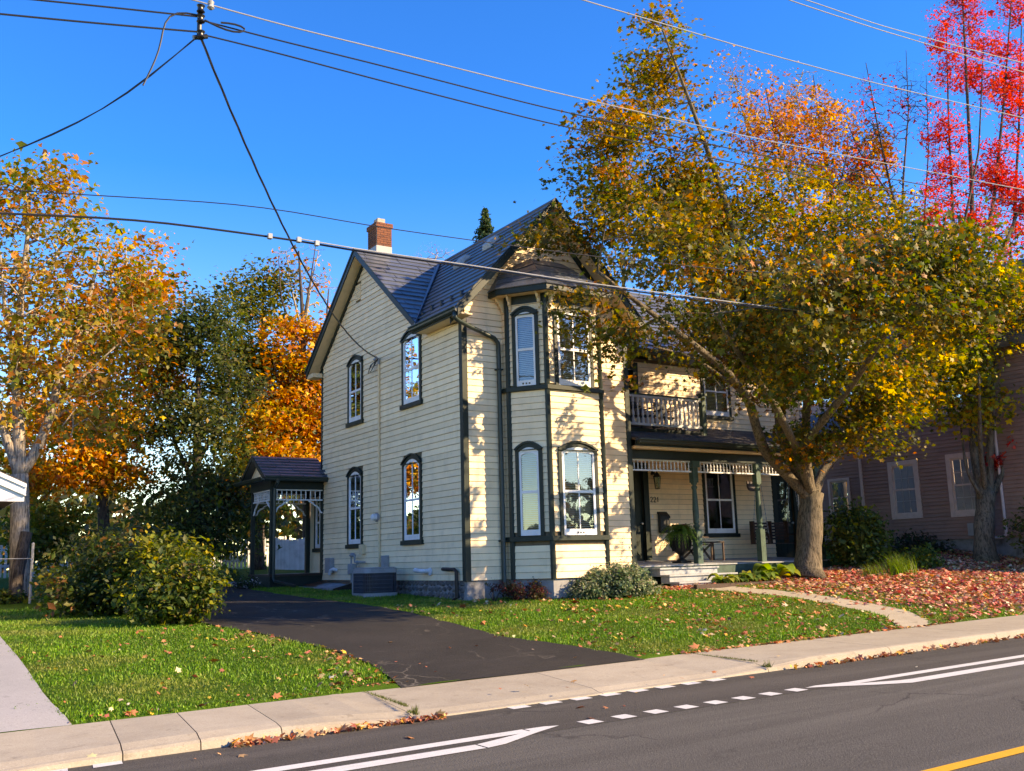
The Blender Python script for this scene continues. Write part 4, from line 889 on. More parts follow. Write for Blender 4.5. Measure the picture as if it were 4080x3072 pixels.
MB().box(15.86, 15.98, -1.45, -1.25, 1.95, 2.3).build('utility_box', STEEL, NH)
# white garage eave at the frame edge
gc = at(104, 1958, 4.0); GA = empty('garage', (gc[0]-2, 5, .9), 'white garage gable with white fascia at the left edge', 'garage')
x1, zt = gc[0], gc[2]+.13; sl = .46; zb = gc[2]-.12
def gz(x): return zt+(x1-x)*sl
MB().hexa([(x1,4.0,zt-.22),(x1-4,4.0,gz(x1-4)-.22),(x1-4,4.05,gz(x1-4)-.22),(x1,4.05,zt-.22),(x1,4.0,zt),(x1-4,4.0,gz(x1-4)),(x1-4,4.05,gz(x1-4)),(x1,4.05,zt)]).build('rake_board', WHITE, GA)
MB().hexa([(x1-.0,3.96,zt-.06),(x1-4,3.96,gz(x1-4)-.06),(x1-4,3.999,gz(x1-4)-.06),(x1,3.999,zt-.06),(x1,3.96,zt+.02),(x1-4,3.96,gz(x1-4)+.02),(x1-4,3.999,gz(x1-4)+.02),(x1,3.999,zt+.02)]).build('drip_edge', WHITE, GA)
MB().prism([(x1-.02,4.06,zb-.08),(x1-8,4.06,zb-.08),(x1-8,4.06,zb-.06),(x1-4,4.06,gz(x1-4)-.1),(x1-.02,4.06,zt-.1)], (0,.03,0)).build('gable_panel', WHITE, GA)
MB().hexa([(x1,4.05,zt),(x1,10,zt),(x1-4,10,gz(x1-4)),(x1-4,4.05,gz(x1-4)),(x1,4.05,zt+.05),(x1,10,zt+.05),(x1-4,10,gz(x1-4)+.05),(x1-4,4.05,gz(x1-4)+.05)]).build('roof', ASPHS, GA)
MB().box(x1-.05, x1, 4.05, 10, zt-.22, zt).build('fascia_board', WHITE, GA); MB().box(x1-.6, x1-.05, 4.1, 10, zt-.24, zt-.215).build('soffit', DARKW, GA); MB().box(x1-8, x1-.6, 4.6, 9.9, .6, zt-.22).build('wall', WHITE, GA)
# fences
def picket_mesh(h, w_=.075, t=.02):
    m = MB(); m.prism([(-w_/2,0,0),(w_/2,0,0),(w_/2,0,h-.06),(0.02,0,h),(-.02,0,h),(-w_/2,0,h-.06)], (0,t,0)); me = m.mesh('picket'); me.materials.append(WHITEF); return me
FN = empty('picket_fence', (-2, 16.5, 1.5), 'long white picket fence behind the driveway', 'fence'); pk = picket_mesh(1.05)
x = -9.0
while x < 2.2: inst('picket', pk, FN, (x, 16.5, float(G(x,16.5))+random.uniform(.03, .06)), (0, random.uniform(-.03, .03), 0)); x += .135
for z in (.3, .8): MB().box(-9.1, 2.3, 16.53, 16.58, float(G(-3,16.5))+z, float(G(-3,16.5))+z+.08).build('rail', WHITEF, FN)
GT = empty('picket_gate', (1.3, 13.2, 1.35), 'white picket gate with dipped top seen through the side porch', 'gate')
ga, gb = at(1088, 2270, 13.2), at(1225, 2270, 13.2); n = 20
for i in range(n):
    t = (i+.5)/n; h = 1.05-.10*math.sin(math.pi*t)**.8+.05*t; p = ga+(gb-ga)*t; me = picket_mesh(h, .055); inst('picket', me, GT, (p[0], 13.2, 1.52-.06*t))
for z in (.25, .68): MB().bar((ga[0],13.24,1.52+z), (gb[0],13.24,1.48+z), .04, .08).build('rail', WHITEF, GT)
cp = at(118, 2405, 6.2); PO = empty('metal_fence', (cp[0], cp[1], cp[2]), 'galvanised fence post and top rail by the left tree', 'fence')
MB().tube([cp, cp+[0,0,1.28]], .028, 8).build('post', STEEL, PO); MB().lathe(cp+[0,0,1.28], [(.03,0),(.03,.03),(.01,.05)], 8).build('post_cap', STEEL, PO); MB().tube([cp+[0,0,.98], cp+[-3,.3,1.0]], .009, 6).build('rail', STEEL, PO)
lp_ = at(52, 2430, 7.2); MB().tube([lp_, lp_+[.06,.1,.9], lp_+[.2,.2,1.75]], [.15,.145,.13], 10).build('leaning_log', BARKD, None, label='short grey log leaning against the left tree trunk', cat='log')
# ================================================================ OVERHEAD CABLES
CABLE = paint('black_cable', (.015,.016,.02), .45, .5, .2); CABLEL = paint('aluminium_cable', (.30,.31,.33), .4, .6, .2)
def cable(name, pts, Y, r, mat, label, twist=0, group=None):
    P = []
    ys = Y if hasattr(Y, '__len__') else [Y]*len(pts)
    for (a, b), y in zip(pts, ys): P.append(at(a, b, y))
    P = np.array(P); s = np.concatenate([[0], np.cumsum(np.linalg.norm(np.diff(P, axis=0), axis=1))]); n = max(12, int(s[-1]/.35)); q = np.linspace(0, s[-1], n)
    C3 = np.stack([np.interp(q, s, P[:, k]) for k in range(3)], -1)
    if len(C3) > 8:
        for _ in range(3): C3[1:-1] = (C3[:-2]+2*C3[1:-1]+C3[2:])/4
    o = MB()
    if twist:
        for k in range(twist): o.tube([c+np.array([math.cos(i*.9+k*6.28/twist)*r*.5, math.sin(i*.9+k*6.28/twist)*r*.5, math.sin(i*.9+k*6.28/twist)*r*.8]) for i, c in enumerate(C3)], r*.75, 5)
    else: o.tube(C3, r, 6)
    return o.build(name, mat, None, label=label, cat='cable', group=group)
YW = -7.0
cable('overhead_cable', [(-150,40),(0,56),(400,94),(790,127)], YW, 0.0109, CABLE, 'lower of the two dark cables entering from the left at the top')
cable('overhead_cable', [(-200,-36),(150,0),(450,30),(785,66)], YW, 0.0102, CABLE, 'upper of the two dark cables entering from the left at the top')
cable('overhead_cable', [(700,-20),(830,17),(1150,107),(1500,191),(2150,355),(3000,550),(4080,756),(4600,845)], YW, 0.0088, CABLEL, 'pale topmost of the three cables running right from the insulator rack')
cable('overhead_cable', [(808,82),(1000,134),(1500,256),(2150,424),(3000,612),(4080,810),(4600,895)], YW, 0.0095, CABLE, 'middle of the three cables running right from the insulator rack')
cable('overhead_cable', [(808,138),(1000,183),(1500,317),(2150,483),(3000,665),(4080,853),(4600,935)], YW, 0.0095, CABLE, 'lowest of the three cables running right from the insulator rack')
cable('overhead_cable', [(2200,-38),(2320,0),(3000,200),(3500,335),(4080,470),(4500,560)], YW-.6, 0.0095, CABLEL, 'single pale cable crossing the top of the bronze tree')
cable('overhead_cable', [(3050,-35),(3140,0),(3500,118),(3800,207),(4080,288),(4400,375)], YW-.6, 0.0095, CABLEL, 'left of two pale cables crossing at the upper right corner')
cable('overhead_cable', [(3100,-36),(3216,0),(3500,100),(3800,180),(4080,252),(4400,330)], YW-.5, 0.0095, CABLEL, 'right of two pale cables crossing at the upper right corner')
cable('telephone_cable', [(-200,842),(0,850),(300,862),(540,873),(800,905),(930,925),(1190,957),(1416,1001),(1900,1068),(2350,1137),(3000,1222),(3500,1285)], YW, .013, CABLE, 'thick dark telephone cable sweeping across in front of the chimney')
cable('messenger_wire', [(1190,951),(1416,992),(1900,1060),(2350,1129),(3000,1214),(3500,1277)], YW-.03, .008, CABLEL, 'pale steel wire bound along the top of the telephone cable')
cable('thin_wire', [(-200,742),(0,755),(400,780),(900,808),(1100,830),(1470,900),(1900,960),(2350,1020),(2900,1075),(3400,1110)], YW-.2, .006, CABLE, 'thin single wire just above the telephone cable')
for i, px in enumerate((1075,1190,1262)):
    c = at(px, {1075:942,1190:956,1262:970}[px], YW-.03); MB().box(c[0]-.025, c[0]+.025, c[1]-.03, c[1]+.03, c[2]-.03, c[2]+.03).build('cable_clamp', CABLEL, None, label=['small pale clamp on the telephone cable farthest left of the service drop','pale clamp on the telephone cable where the service drop crosses','small clamp on the telephone cable just left of the roof peak'][i], cat='clamp')
A0 = at(800, 150, YW); B0 = np.array([-.14,4.15,6.76])
dp = [A0+(B0-A0)*t-np.array([0,0,.75*4*t*(1-t)]) for t in np.linspace(0, 1, 60)]
o = MB()
for k in range(3): o.tube([c+np.array([math.cos(i*.7+k*2.1)*.010, 0, math.sin(i*.7+k*2.1)*.013]) for i, c in enumerate(dp)], .0075, 5)
o.build('service_drop', CABLE, None, label='twisted service cable hanging from the rack down to the house wall', cat='cable')
cable('service_drop', [(782,150),(700,215),(640,265),(570,340),(440,420),(300,500),(0,625),(-300,735)], [-7,-6.9,-6.8,-6.6,-6.3,-6.0,-5.3,-4.6], 0.0095, CABLE, 'twisted cable dropping from the rack to the lower left', 2)
cable('cable_loop', [(785,60),(730,40),(680,42),(650,70),(648,120),(645,170),(625,230),(590,300),(570,340)], YW, .011, CABLE, 'loose cable loop curling left of the insulator rack')
cable('cable_loop', [(815,80),(870,108),(930,132),(985,130),(1000,118),(960,100),(905,88),(880,90)], YW-.05, .012, CABLE, 'short dark cable loop right of the insulator rack')
RK = empty('insulator_rack', tuple(at(795,150,YW)), 'dark insulator rack holding the overhead cables at upper left', 'insulator rack')
a, b = at(797,20,YW), at(793,155,YW); MB().tube([a, b], .028, 8).build('rack_bar', BLACK, RK)
for py in (35, 75, 138):
    c = at(800, py, YW-.04); MB().lathe(c-[0,0,.05], [(.03,0),(.05,.01),(.032,.04),(.032,.06),(.05,.09),(.03,.10)], 12).build('insulator', BLACK, RK)
MB().tube([at(770,150,YW), at(825,145,YW)], .03, 8).build('rack_foot', BLACK, RK)
cc = at(840, 20, YW); MB().lathe(cc-[0,0,.06], [(.02,0),(.045,.02),(.03,.06),(.04,.10),(.02,.12)], 10).build('insulator', LEAD, RK)
# ================================================================ VEGETATION
def leaf_tpl(kind):
    if kind == 'maple':
        rr = [(0,1.0),(24,.50),(48,.86),(76,.42),(104,.58),(180,.12),(256,.58),(284,.42),(312,.86),(336,.50)]
        V = [(0,0,.03)]+[(r*math.sin(math.radians(a)), r*math.cos(math.radians(a)), -.22*(r*math.sin(math.radians(a)))**2-.12*max(0, r*math.cos(math.radians(a)))**2) for a, r in rr]
        F = [(0, i, i % 10+1) for i in range(1, 11)]
    elif kind == 'lobe':
        V = [(0,-.3,0),(.55,-.05,-.1),(.22,.2,.02),(0,.75,-.08),(-.22,.2,.02),(-.55,-.05,-.1)]; F = [(0,1,2),(0,2,4),(2,3,4),(0,4,5)]
    elif kind == 'kite': V = [(0,-.5,0),(.32,0,.08),(0,.6,0),(-.32,0,.08)]; F = [(0,1,2),(0,2,3)]
    elif kind == 'needle': V = [(-.05,0,0),(.05,0,0),(0,1,0)]; F = [(0,1,2)]
    return np.array(V, float), np.array(F, int)
TPL = {k: leaf_tpl(k) for k in ('maple','lobe','kite','needle')}
def scatter_leaves(P, size, N_, rng, kind):
    """leaf mesh arrays: centres P, sizes, face normals"""
    V, F = TPL[kind]; n = len(P); N_ = N_/np.linalg.norm(N_, axis=1, keepdims=True)
    r = rng.normal(size=(n, 3)); r[:, 2] -= .5; t = r-N_*np.sum(r*N_, 1, keepdims=True); t /= np.linalg.norm(t, axis=1, keepdims=True)+1e-9
    b = np.cross(t, N_); R_ = np.stack([b, t, N_], -1)
    W = P[:, None]+np.einsum('nij,kj->nki', R_, V)*size[:, None, None]
    Fo = (F[None]+(np.arange(n)*len(V))[:, None, None]).reshape(-1, 3)
    return W.reshape(-1, 3), Fo, len(V)
def pick(pal, n, rng):
    w_ = np.array([p[0] for p in pal]); return rng.choice(len(pal), n, p=w_/w_.sum())
def colours(pal, idx, rng, jit=.22):
    c = np.array([p[1] for p in pal])[idx]; return np.clip(c*np.exp(rng.normal(0, jit, (len(idx), 1)))*np.exp(rng.normal(0, .07, (len(idx), 3))), 0, .9)
def lobe_pts(lobes, rng, gap=.0, freq=1.3):
    out = []; ids = []
    for k, (c, r, n) in enumerate(lobes):
        d = rng.normal(size=(n, 3)); d /= np.linalg.norm(d, axis=1, keepdims=True); q = np.array(c)+d*np.array(r)*(rng.random((n, 1))**.42)
        out.append(q); ids += [k]*n
    Q = np.concatenate(out); ids = np.array(ids)
    if gap:
        f = np.sin(Q[:,0]*freq*1.9+1.3)*np.sin(Q[:,1]*freq*2.1+.4)+np.sin(Q[:,2]*freq*2.6+Q[:,0]*freq+2.1)*.8+np.sin(Q[:,1]*freq*1.3-Q[:,2]*freq*1.7)*.6
        k = f > -gap; Q, ids = Q[k], ids[k]
    return Q, ids
def skeleton(limbs, Q, rng, twig=.006, bend=.10, seg=.5):
    pos, par, fix = [], [], []
    for pts, r0, r1 in limbs:
        pts = np.array(pts, float); s = np.concatenate([[0], np.cumsum(np.linalg.norm(np.diff(pts, axis=0), axis=1))]); n = max(2, int(s[-1]/.3)+1)
        for i, q in enumerate(np.linspace(0, s[-1], n)):
            p = np.array([np.interp(q, s, pts[:, k]) for k in range(3)]); pos.append(p); par.append(len(pos)-2 if i else -1); fix.append(r0+(r1-r0)*q/s[-1])
    nl = len(pos); cap = nl+len(Q)*6+10; A = np.full((cap, 3), 1e6); A[:nl] = pos; par = par+[0]*(cap-nl); m = nl
    low = A[:nl]; dist = np.min(np.linalg.norm(Q[:, None, :]-low[None, ::3], axis=2), axis=1)
    tip = []
    for i in np.argsort(dist):
        q = Q[i]; D = np.linalg.norm(A[:m]-q, axis=1); c = D+.45*np.maximum(0, A[:m, 2]-q[2]); j = int(np.argmin(c)); k = int(min(4, max(1, D[j]//seg))); p0 = A[j].copy(); prev = j
        for a in range(1, k+1):
            t = a/k; p = p0+(q-p0)*t+(rng.normal(0, bend*D[j]*.5, 3)+np.array([0,0,bend*D[j]]))*math.sin(math.pi*t)*.8
            A[m] = p; par[m] = prev; prev = m; m += 1
        tip.append(prev)
    par = np.array(par[:m]); A = A[:m]; cnt = np.ones(m)
    for i in range(m-1, nl-1, -1): cnt[par[i]] += cnt[i]
    rad = twig*cnt**.42; rad[:nl] = np.array(fix)
    for i in range(nl, m): rad[i] = min(rad[i], rad[par[i]]*.85) if par[i] < nl else min(rad[i], rad[par[i]]*.7)
    return A, par, rad, nl
def branch_mesh(A, par, rad, nl, mat, parent):
    i = np.arange(nl, len(A))
    if not len(i): return
    a, b = A[par[i]], A[i]; ra, rb = np.minimum(rad[par[i]], rad[i]*1.35), rad[i]; t = b-a; L = np.linalg.norm(t, axis=1, keepdims=True)+1e-9; t /= L
    e = np.cross(t, np.array([.31,.77,.55])); e /= np.linalg.norm(e, axis=1, keepdims=True)+1e-9; g = np.cross(t, e); V = []
    for p, r in ((a, ra), (b+t*rb[:, None]*.3, rb)):
        for k in range(4): V.append(p+r[:, None]*(math.cos(k*math.pi/2)*e+math.sin(k*math.pi/2)*g))
    V = np.stack(V, 1).reshape(-1, 3); f = np.array([(k, (k+1)%4, 4+(k+1)%4, 4+k) for k in range(4)]); F = (f[None]+(np.arange(len(i))*8)[:, None, None]).reshape(-1, 4)
    big_mesh('branches', V, F, mat, parent, smooth=True, kind='stuff')
def tree(name, label, cat, limbs, lobes, pal, leaf=('maple',.13,26), spread=.32, seed=1, mat=BARK, twig=.006, gap=.9, bare=0., flat=.6, group=None, avoid=None, palf=None, crown='crown', up=.5, part_leaves=0):
    rng = np.random.default_rng(seed); base = limbs[0][0][0]; e = empty(name, tuple(map(float, base)), label, cat, group)
    Q, ids = lobe_pts(lobes, rng, gap)
    if avoid is not None: k = ~avoid(Q); Q, ids = Q[k], ids[k]
    A, par, rad, nl = skeleton(limbs, Q, rng, twig)
    tm = MB()
    for pts, r0, r1 in limbs:
        pts = np.array(pts, float); s = np.concatenate([[0], np.cumsum(np.linalg.norm(np.diff(pts, axis=0), axis=1))]); n = max(3, int(s[-1]/.22)); q = np.linspace(0, s[-1], n)
        C3 = np.stack([np.interp(q, s, pts[:, k]) for k in range(3)], -1)
        for _ in range(2): C3[1:-1] = (C3[:-2]+2*C3[1:-1]+C3[2:])/4
        R_ = (r0+(r1-r0)*(q/s[-1]))*(1+rng.normal(0, .03, n))
        if r0 > .12 and pts is not None and abs(pts[0][2]-base[2]) < .05: R_ = R_*(1+.45*np.exp(-q/.16))
        tm.tube(C3, list(R_), 12)
    tm.build('trunk', mat, e, smooth=True); branch_mesh(A, par, rad, nl, mat, e)
    keep = rng.random(len(Q)) >= bare; Qc = Q[keep]; idc = ids[keep]
    if not len(Qc): return e
    kind, size, nper = leaf; n = rng.poisson(nper, len(Qc)); ci = np.repeat(np.arange(len(Qc)), n)
    P = Qc[ci]+rng.normal(0, spread, (len(ci), 3))*np.array([1,1,flat])
    if avoid is not None: k = ~avoid(P); P, ci = P[k], ci[k]
    ctr = Q.mean(0); o = P-ctr; o /= np.linalg.norm(o, axis=1, keepdims=True)+1e-9
    cn = rng.normal(0, .45, Qc.shape)+np.array([0,0,1.0]); Nn = rng.normal(0, .48, P.shape)+o*.25+cn[ci]*max(.3, up*1.3); S = size*np.exp(rng.normal(0, .32, len(P)))
    if palf is not None: cl = palf(Qc, idc, rng)
    else: cl = pick(pal, len(Qc), rng)
    idx = np.where(rng.random(len(ci)) < .72, cl[ci], pick(pal, len(ci), rng)); col = colours(pal, idx, rng)
    if part_leaves:                              # the leaves that show largest are parts of their own
        d = np.linalg.norm(P-CP, axis=1); near = np.argsort(d-S*20)[:part_leaves]; far = np.setdiff1d(np.arange(len(P)), near)
        for i in near:
            V, F, k = scatter_leaves(P[i:i+1], S[i:i+1], Nn[i:i+1], rng, kind); big_mesh('leaf', V, F, LEAF, e, np.repeat(col[i:i+1], k, 0))
        P, S, Nn, col = P[far], S[far], Nn[far], col[far]
    V, F, k = scatter_leaves(P, S, Nn, rng, kind); c = big_mesh(crown, V, F, LEAF, e, np.repeat(col, k, 0)); c['kind'] = 'stuff'
    return e
def LB(px, py, Y, rx, ry, rz_, n): return (at(px, py, Y), (rx, ry, rz_), n)
def LM(pts, r0, r1): return ([at(*p) for p in pts], r0, r1)
OLIVE = [(3.0,(.115,.105,.014)),(2.0,(.070,.085,.013)),(2.8,(.26,.155,.022)),(1.7,(.46,.30,.015)),(.9,(.16,.20,.018)),(.8,(.42,.16,.02)),(.5,(.14,.06,.02))]
def porch_gap(Q, th=-.2, zt=3.2):                                # openings through which the low sun reaches the porch wall
    s_ = (2.2-Q[:,1])/.688; xw = Q[:,0]-.725*s_; zw = Q[:,2]-.501*s_; ptn = np.sin(xw*3.1+.4+np.sin(zw*4.0))*np.sin(zw*4.6+1.2+.7*np.sin(xw*2.3))
    return (xw > 5.2) & (xw < 11.6) & (zw > .6) & (zw < zt) & (ptn > th)
def av_house(Q):
    x, y, z = Q[:,0], Q[:,1], Q[:,2]
    s_ = -y/.688; xw = x-.725*s_; zw = z-.501*s_; ptn = np.sin(xw*4.3+1.1+np.sin(zw*2.9))*np.sin(zw*3.7+.6+.8*np.sin(xw*3.1))+.35*np.sin(xw*9.1-zw*7.3)
    gapw = (xw > -.6) & (xw < 4.7) & (zw > 1.9) & (zw < 7.3) & (ptn > -.16)
    sr = (z-5.80-.79*y)/1.0445; xr = x-.725*sr; yr = y+.688*sr; roofgap = (sr > 0) & (xr > -.5) & (xr < 2.0) & (yr > 2.6) & (yr < 5.3) & (np.sin(xr*6.1+1)*np.sin(yr*5.3+.5) > -.45)
    return gapw | roofgap | porch_gap(Q) | ((x < 4.95) & (x > -.6) & (y > -.75) & (z < 10.2)) | ((x > .5) & (x < 4.1) & (y > -1.75) & (z < 8.2)) | ((y > -.55) & (z < 5.6) & (x > 4)) | ((y > 1.2) & (z < 10.1) & (x > 4)) | (z < 3.3)
tb_ = (3216, 2304, -1.0)
MAPL = [LM([tb_, (3222,2200,-1), (3228,2080,-1), (3232,1965,-1)], .335, .30),
    LM([(3228,1990,-1), (3130,1885,-1.1), (3050,1810,-1.3), (3012,1700,-1.6), (2985,1590,-1.9), (2890,1470,-2.2), (2720,1340,-2.5), (2520,1190,-2.7), (2380,1080,-2.6)], .15, .035),
    LM([(3230,1985,-1), (3160,1850,-1.1), (3112,1720,-1.2), (3100,1540,-1.5), (3040,1200,-2.0), (2920,900,-2.2), (2820,600,-2.4), (2720,330,-2.5), (2640,120,-2.5)], .17, .02),
    LM([(3232,1985,-1), (3205,1800,-1.5), (3215,1600,-2.4), (3240,1300,-3.2), (3280,1000,-3.6)], .15, .03),
    LM([(3236,1985,-1), (3290,1850,-.8), (3400,1770,-1.1), (3450,1690,-1.6), (3530,1560,-2.2), (3600,1380,-2.6)], .14, .03),
    LM([(3232,1975,-1), (3180,1800,-2.0), (3080,1600,-3.4), (2950,1420,-4.8), (2850,1250,-5.8)], .12, .03),
    ([at(3180,1800,-2.0), (7.6,-4.2,5.3), (6.2,-6.2,5.9), (4.8,-7.4,6.1)], .10, .025), LM([(3012,1700,-1.6), (2960,1560,-1.5), (2760,1420,-1.4), (2600,1380,-1.5)], .06, .02), LM([(3100,1540,-1.5), (2900,1250,-1.4), (2650,900,-1.8), (2480,650,-2.2)], .09, .02)]
MLOB = [LB(2900,1150,-1.6,3.0,1.2,2.2,250), LB(2480,1060,-1.6,1.7,.7,1.5,120), LB(2640,580,-1.6,1.5,1.1,2.0,130), LB(2430,640,-1.9,1.05,.9,1.5,70), LB(2620,230,-1.6,.65,.8,1.3,40), LB(2800,430,-1.6,.7,.9,1.3,26), LB(2760,850,-1.4,1.9,1.1,1.6,130),
    LB(3230,1250,-2.6,2.6,2.2,2.2,270), LB(3380,1540,-3.0,1.9,1.7,1.05,120), LB(3500,1720,-3.0,1.15,1.0,.55,40), LB(3620,1640,-2.6,.6,.6,.30,14), LB(2230,985,-1.5,.95,.5,.7,40), LB(2440,1330,-2.1,1.2,.6,.65,60), LB(2360,1240,-2.0,.8,.5,.5,30), LB(2450,1490,-1.95,.55,.45,.22,16),
    LB(2790,1400,-1.5,1.3,.8,.6,60), LB(3010,1490,-2.0,1.2,1.2,.6,50), LB(2960,1250,-5.2,2.6,1.2,1.7,60), LB(2780,1000,-4.6,1.9,1.1,1.5,40), LB(3300,1100,-5.2,2.2,1.3,1.5,60), LB(3400,950,-2.4,1.9,1.7,1.3,100), LB(3080,1450,-4.4,1.7,1.2,.9,60), LB(2560,830,-3.0,1.2,.9,1.2,30), LB(3220,1750,-2.2,.9,.9,.5,26), LB(3100,800,-2.0,1.8,1.4,1.0,60),
    ((3.0,-7.5,5.7),(1.2,.8,.8),46), ((4.9,-7.8,6.2),(1.7,1.0,1.1),80), ((6.8,-7.5,6.6),(1.8,1.0,1.2),80), ((4.3,-6.3,6.3),(1.4,.9,.9),46)]
def mpal(Q, ids, rng):
    hi = np.clip((Q[:,2]-7)/5, 0, 1); rt = np.clip((Q[:,0]-7)/5, 0, 1); out = np.empty(len(Q), int)
    for i in range(len(Q)):
        w_ = np.array([3.0-1.2*hi[i], 4.2*(1-hi[i])**1.5+.4, 1.4+2.6*hi[i]*(1-rt[i]), .5+1.5*rt[i]*(.4+hi[i])+.4*hi[i], .8*rt[i]+.3, .5+.5*hi[i], .25+1.0*hi[i]]); out[i] = rng.choice(7, p=w_/w_.sum())
    return out
tree('maple_tree', 'large bronze and green maple in front of the porch', 'tree', MAPL, MLOB, OLIVE, ('maple',.072,66), .30, 5, BARK, .0065, .95, .02, .5, avoid=av_house, palf=mpal, part_leaves=300)
YEL = [(2.2,(.14,.16,.02)),(3.2,(.56,.40,.02)),(1.2,(.11,.12,.018)),(1.5,(.32,.28,.02)),(1.2,(.52,.22,.02)),(.4,(.18,.25,.03))]
t2 = np.array([14.99,-2.24,1.20])
tree('maple_tree', 'yellow green maple with several stems on the leaf covered bank', 'tree', [([t2, t2+[0,0,.6], at(3928,1960,-2.2)], .27, .24),
    LM([(3915,1990,-2.2),(3880,1800,-2.0),(3870,1600,-2.0),(3840,1350,-2.0)], .15, .04), LM([(3940,1990,-2.2),(3945,1800,-2.3),(3955,1550,-2.5),(3990,1300,-2.7)], .13, .04), LM([(3950,1980,-2.2),(4000,1870,-2.4),(4020,1780,-2.6),(4100,1700,-2.9),(4180,1500,-3.2)], .10, .03), LM([(3910,1980,-2.2),(3850,1880,-2.1),(3835,1760,-2.0),(3825,1660,-2.0)], .055, .02), LM([(3930,1990,-2.2),(3905,1780,-2.6),(3900,1500,-3.2)], .09, .03)],
    [LB(3830,1250,-2.2,1.9,1.8,1.5,130), LB(4040,1330,-2.6,1.9,1.8,1.6,130), LB(3760,1480,-2.0,1.6,1.4,.9,70), LB(3960,1560,-2.4,1.8,1.5,.8,90), LB(3690,1080,-2.0,.9,.9,.5,24), LB(4120,1560,-3.0,1.3,1.2,.7,40), LB(3700,1320,-3.0,1.2,1.2,1.0,60), LB(4150,1200,-3.0,1.4,1.4,1.2,50), LB(4000,1120,-2.4,1.2,1.2,.5,36), LB(3720,1620,-2.2,1.2,1.0,.5,50), LB(3980,1660,-2.6,1.4,1.0,.5,60), LB(4120,1420,-3.2,1.5,1.2,1.0,70)],
    YEL, ('maple',.09,46), .32, 8, BARK, .006, .9, .02, avoid=lambda Q: ((Q[:,0] > 15.7) & (Q[:,2] < 7.4)) | porch_gap(Q, .15, 2.6))
REDP = [(3,(.60,.045,.025)),(2,(.42,.025,.02)),(1.4,(.70,.10,.05)),(.5,(.28,.015,.02))]
s0 = np.array([15.35,-1.75,1.22])
tree('red_sapling', 'slender red leaved sapling close to the brown house', 'tree', [([s0, at(3905,1950,-1.9), at(3945,1850,-2.2), at(4000,1780,-2.5), at(4060,1650,-2.7)], .035, .012), ([at(3905,1950,-1.9), at(3990,1900,-2.4), at(4060,1880,-2.6)], .02, .008)],
    [LB(3958,1838,-2.3,.22,.2,.14,8), LB(4060,1870,-2.6,.25,.25,.14,8), LB(4040,1620,-2.7,.5,.4,.35,16), LB(4060,1760,-2.8,.3,.3,.25,8)], REDP, ('maple',.085,22), .13, 9, BARKL, .005, 0)
# --- right background ---
ORG_ = [(2.5,(.58,.22,.035)),(2,(.46,.14,.05)),(1.2,(.28,.13,.03)),(1.4,(.62,.33,.03)),(.7,(.20,.055,.03))]
def bgtree(name, label, trunk, limbs, lobes, pal, leaf, seed, mat, twig=.008, gap=.6, bare=0., spread=.4, cat='tree', crown='crown', **k):
    b = at(*trunk[0]); b = np.array([b[0], b[1], float(G(b[0], min(b[1], 30)))-.05]); L = [([b]+[at(*p) for p in trunk], k.pop('r0', .22), k.pop('r1', .03))]+[LM(*l) for l in limbs]
    return tree(name, label, cat, L, [LB(*q) for q in lobes], pal, leaf, spread, seed, mat, twig, gap, bare, crown=crown, **k)
bgtree('autumn_tree', 'half bare orange tree rising behind the porch roof', [(3300,1300,12),(3290,1000,12),(3330,800,12),(3380,600,12)], [([(3290,1050,12),(3200,850,12),(3100,600,12),(3050,350,12)], .12, .02), ([(3330,800,12),(3420,650,12),(3500,500,12.5)], .08, .02), ([(3295,1000,12),(3330,900,13),(3280,600,13.5),(3240,300,14)], .1, .02)],
    [(3050,560,12,1.8,1.5,2.6,240), (3250,560,12.5,2.4,2,2.8,420), (3420,720,12.3,1.7,1.6,2.0,240), (3300,900,12,2.4,2,1.4,160), (3100,850,12,1.6,1.5,1.6,100), (3500,600,12.5,1.0,1,1.5,100)], ORG_, ('lobe',.13,20), 21, BARKD, .011, .7, .34, .28)
bgtree('bare_tree', 'pale leafless tree crown behind the bronze maple', [(3150,1200,17),(3130,900,17),(3100,600,17)], [([(3130,900,17),(3000,600,17),(2920,300,17)], .1, .02), ([(3100,650,17),(3150,450,17),(3200,280,17)], .08, .02), ([(3110,800,17),(3250,550,17),(3330,400,17)], .08, .02)],
    [(2930,330,17,1.7,1.2,2.3,420), (3080,380,17,2.2,1.5,2.4,520), (3230,400,17,2.0,1.5,2.0,480), (3380,480,17,1.4,1.2,1.4,260)], ORG_, ('lobe',.13,4), 22, BARKL, .014, 0, .85, .3)
bgtree('bare_tree', 'tall dark leafless tree between the orange and the red crowns', [(3640,1300,11),(3620,1100,11),(3560,800,11),(3500,520,11),(3450,250,11)], [([(3590,950,11),(3600,700,11),(3620,450,11),(3610,200,11)], .07, .012), ([(3560,800,11),(3420,600,11),(3350,420,11)], .05, .01), ([(3620,1150,11.4),(3680,900,11.5),(3700,600,11.5),(3690,300,11.5)], .07, .012)],
    [(3450,420,11,1.1,.9,2.0,300), (3570,400,11,1.1,.9,2.4,340), (3660,420,11.3,1.0,.9,2.6,300), (3420,620,11,1.1,.8,1.4,180), (3560,800,11,1.3,1,2.0,180), (3520,1000,11,1,1,1.4,80)], REDP, ('lobe',.11,4), 23, BARKD, .014, 0, .88, .22, r0=.15, r1=.018)
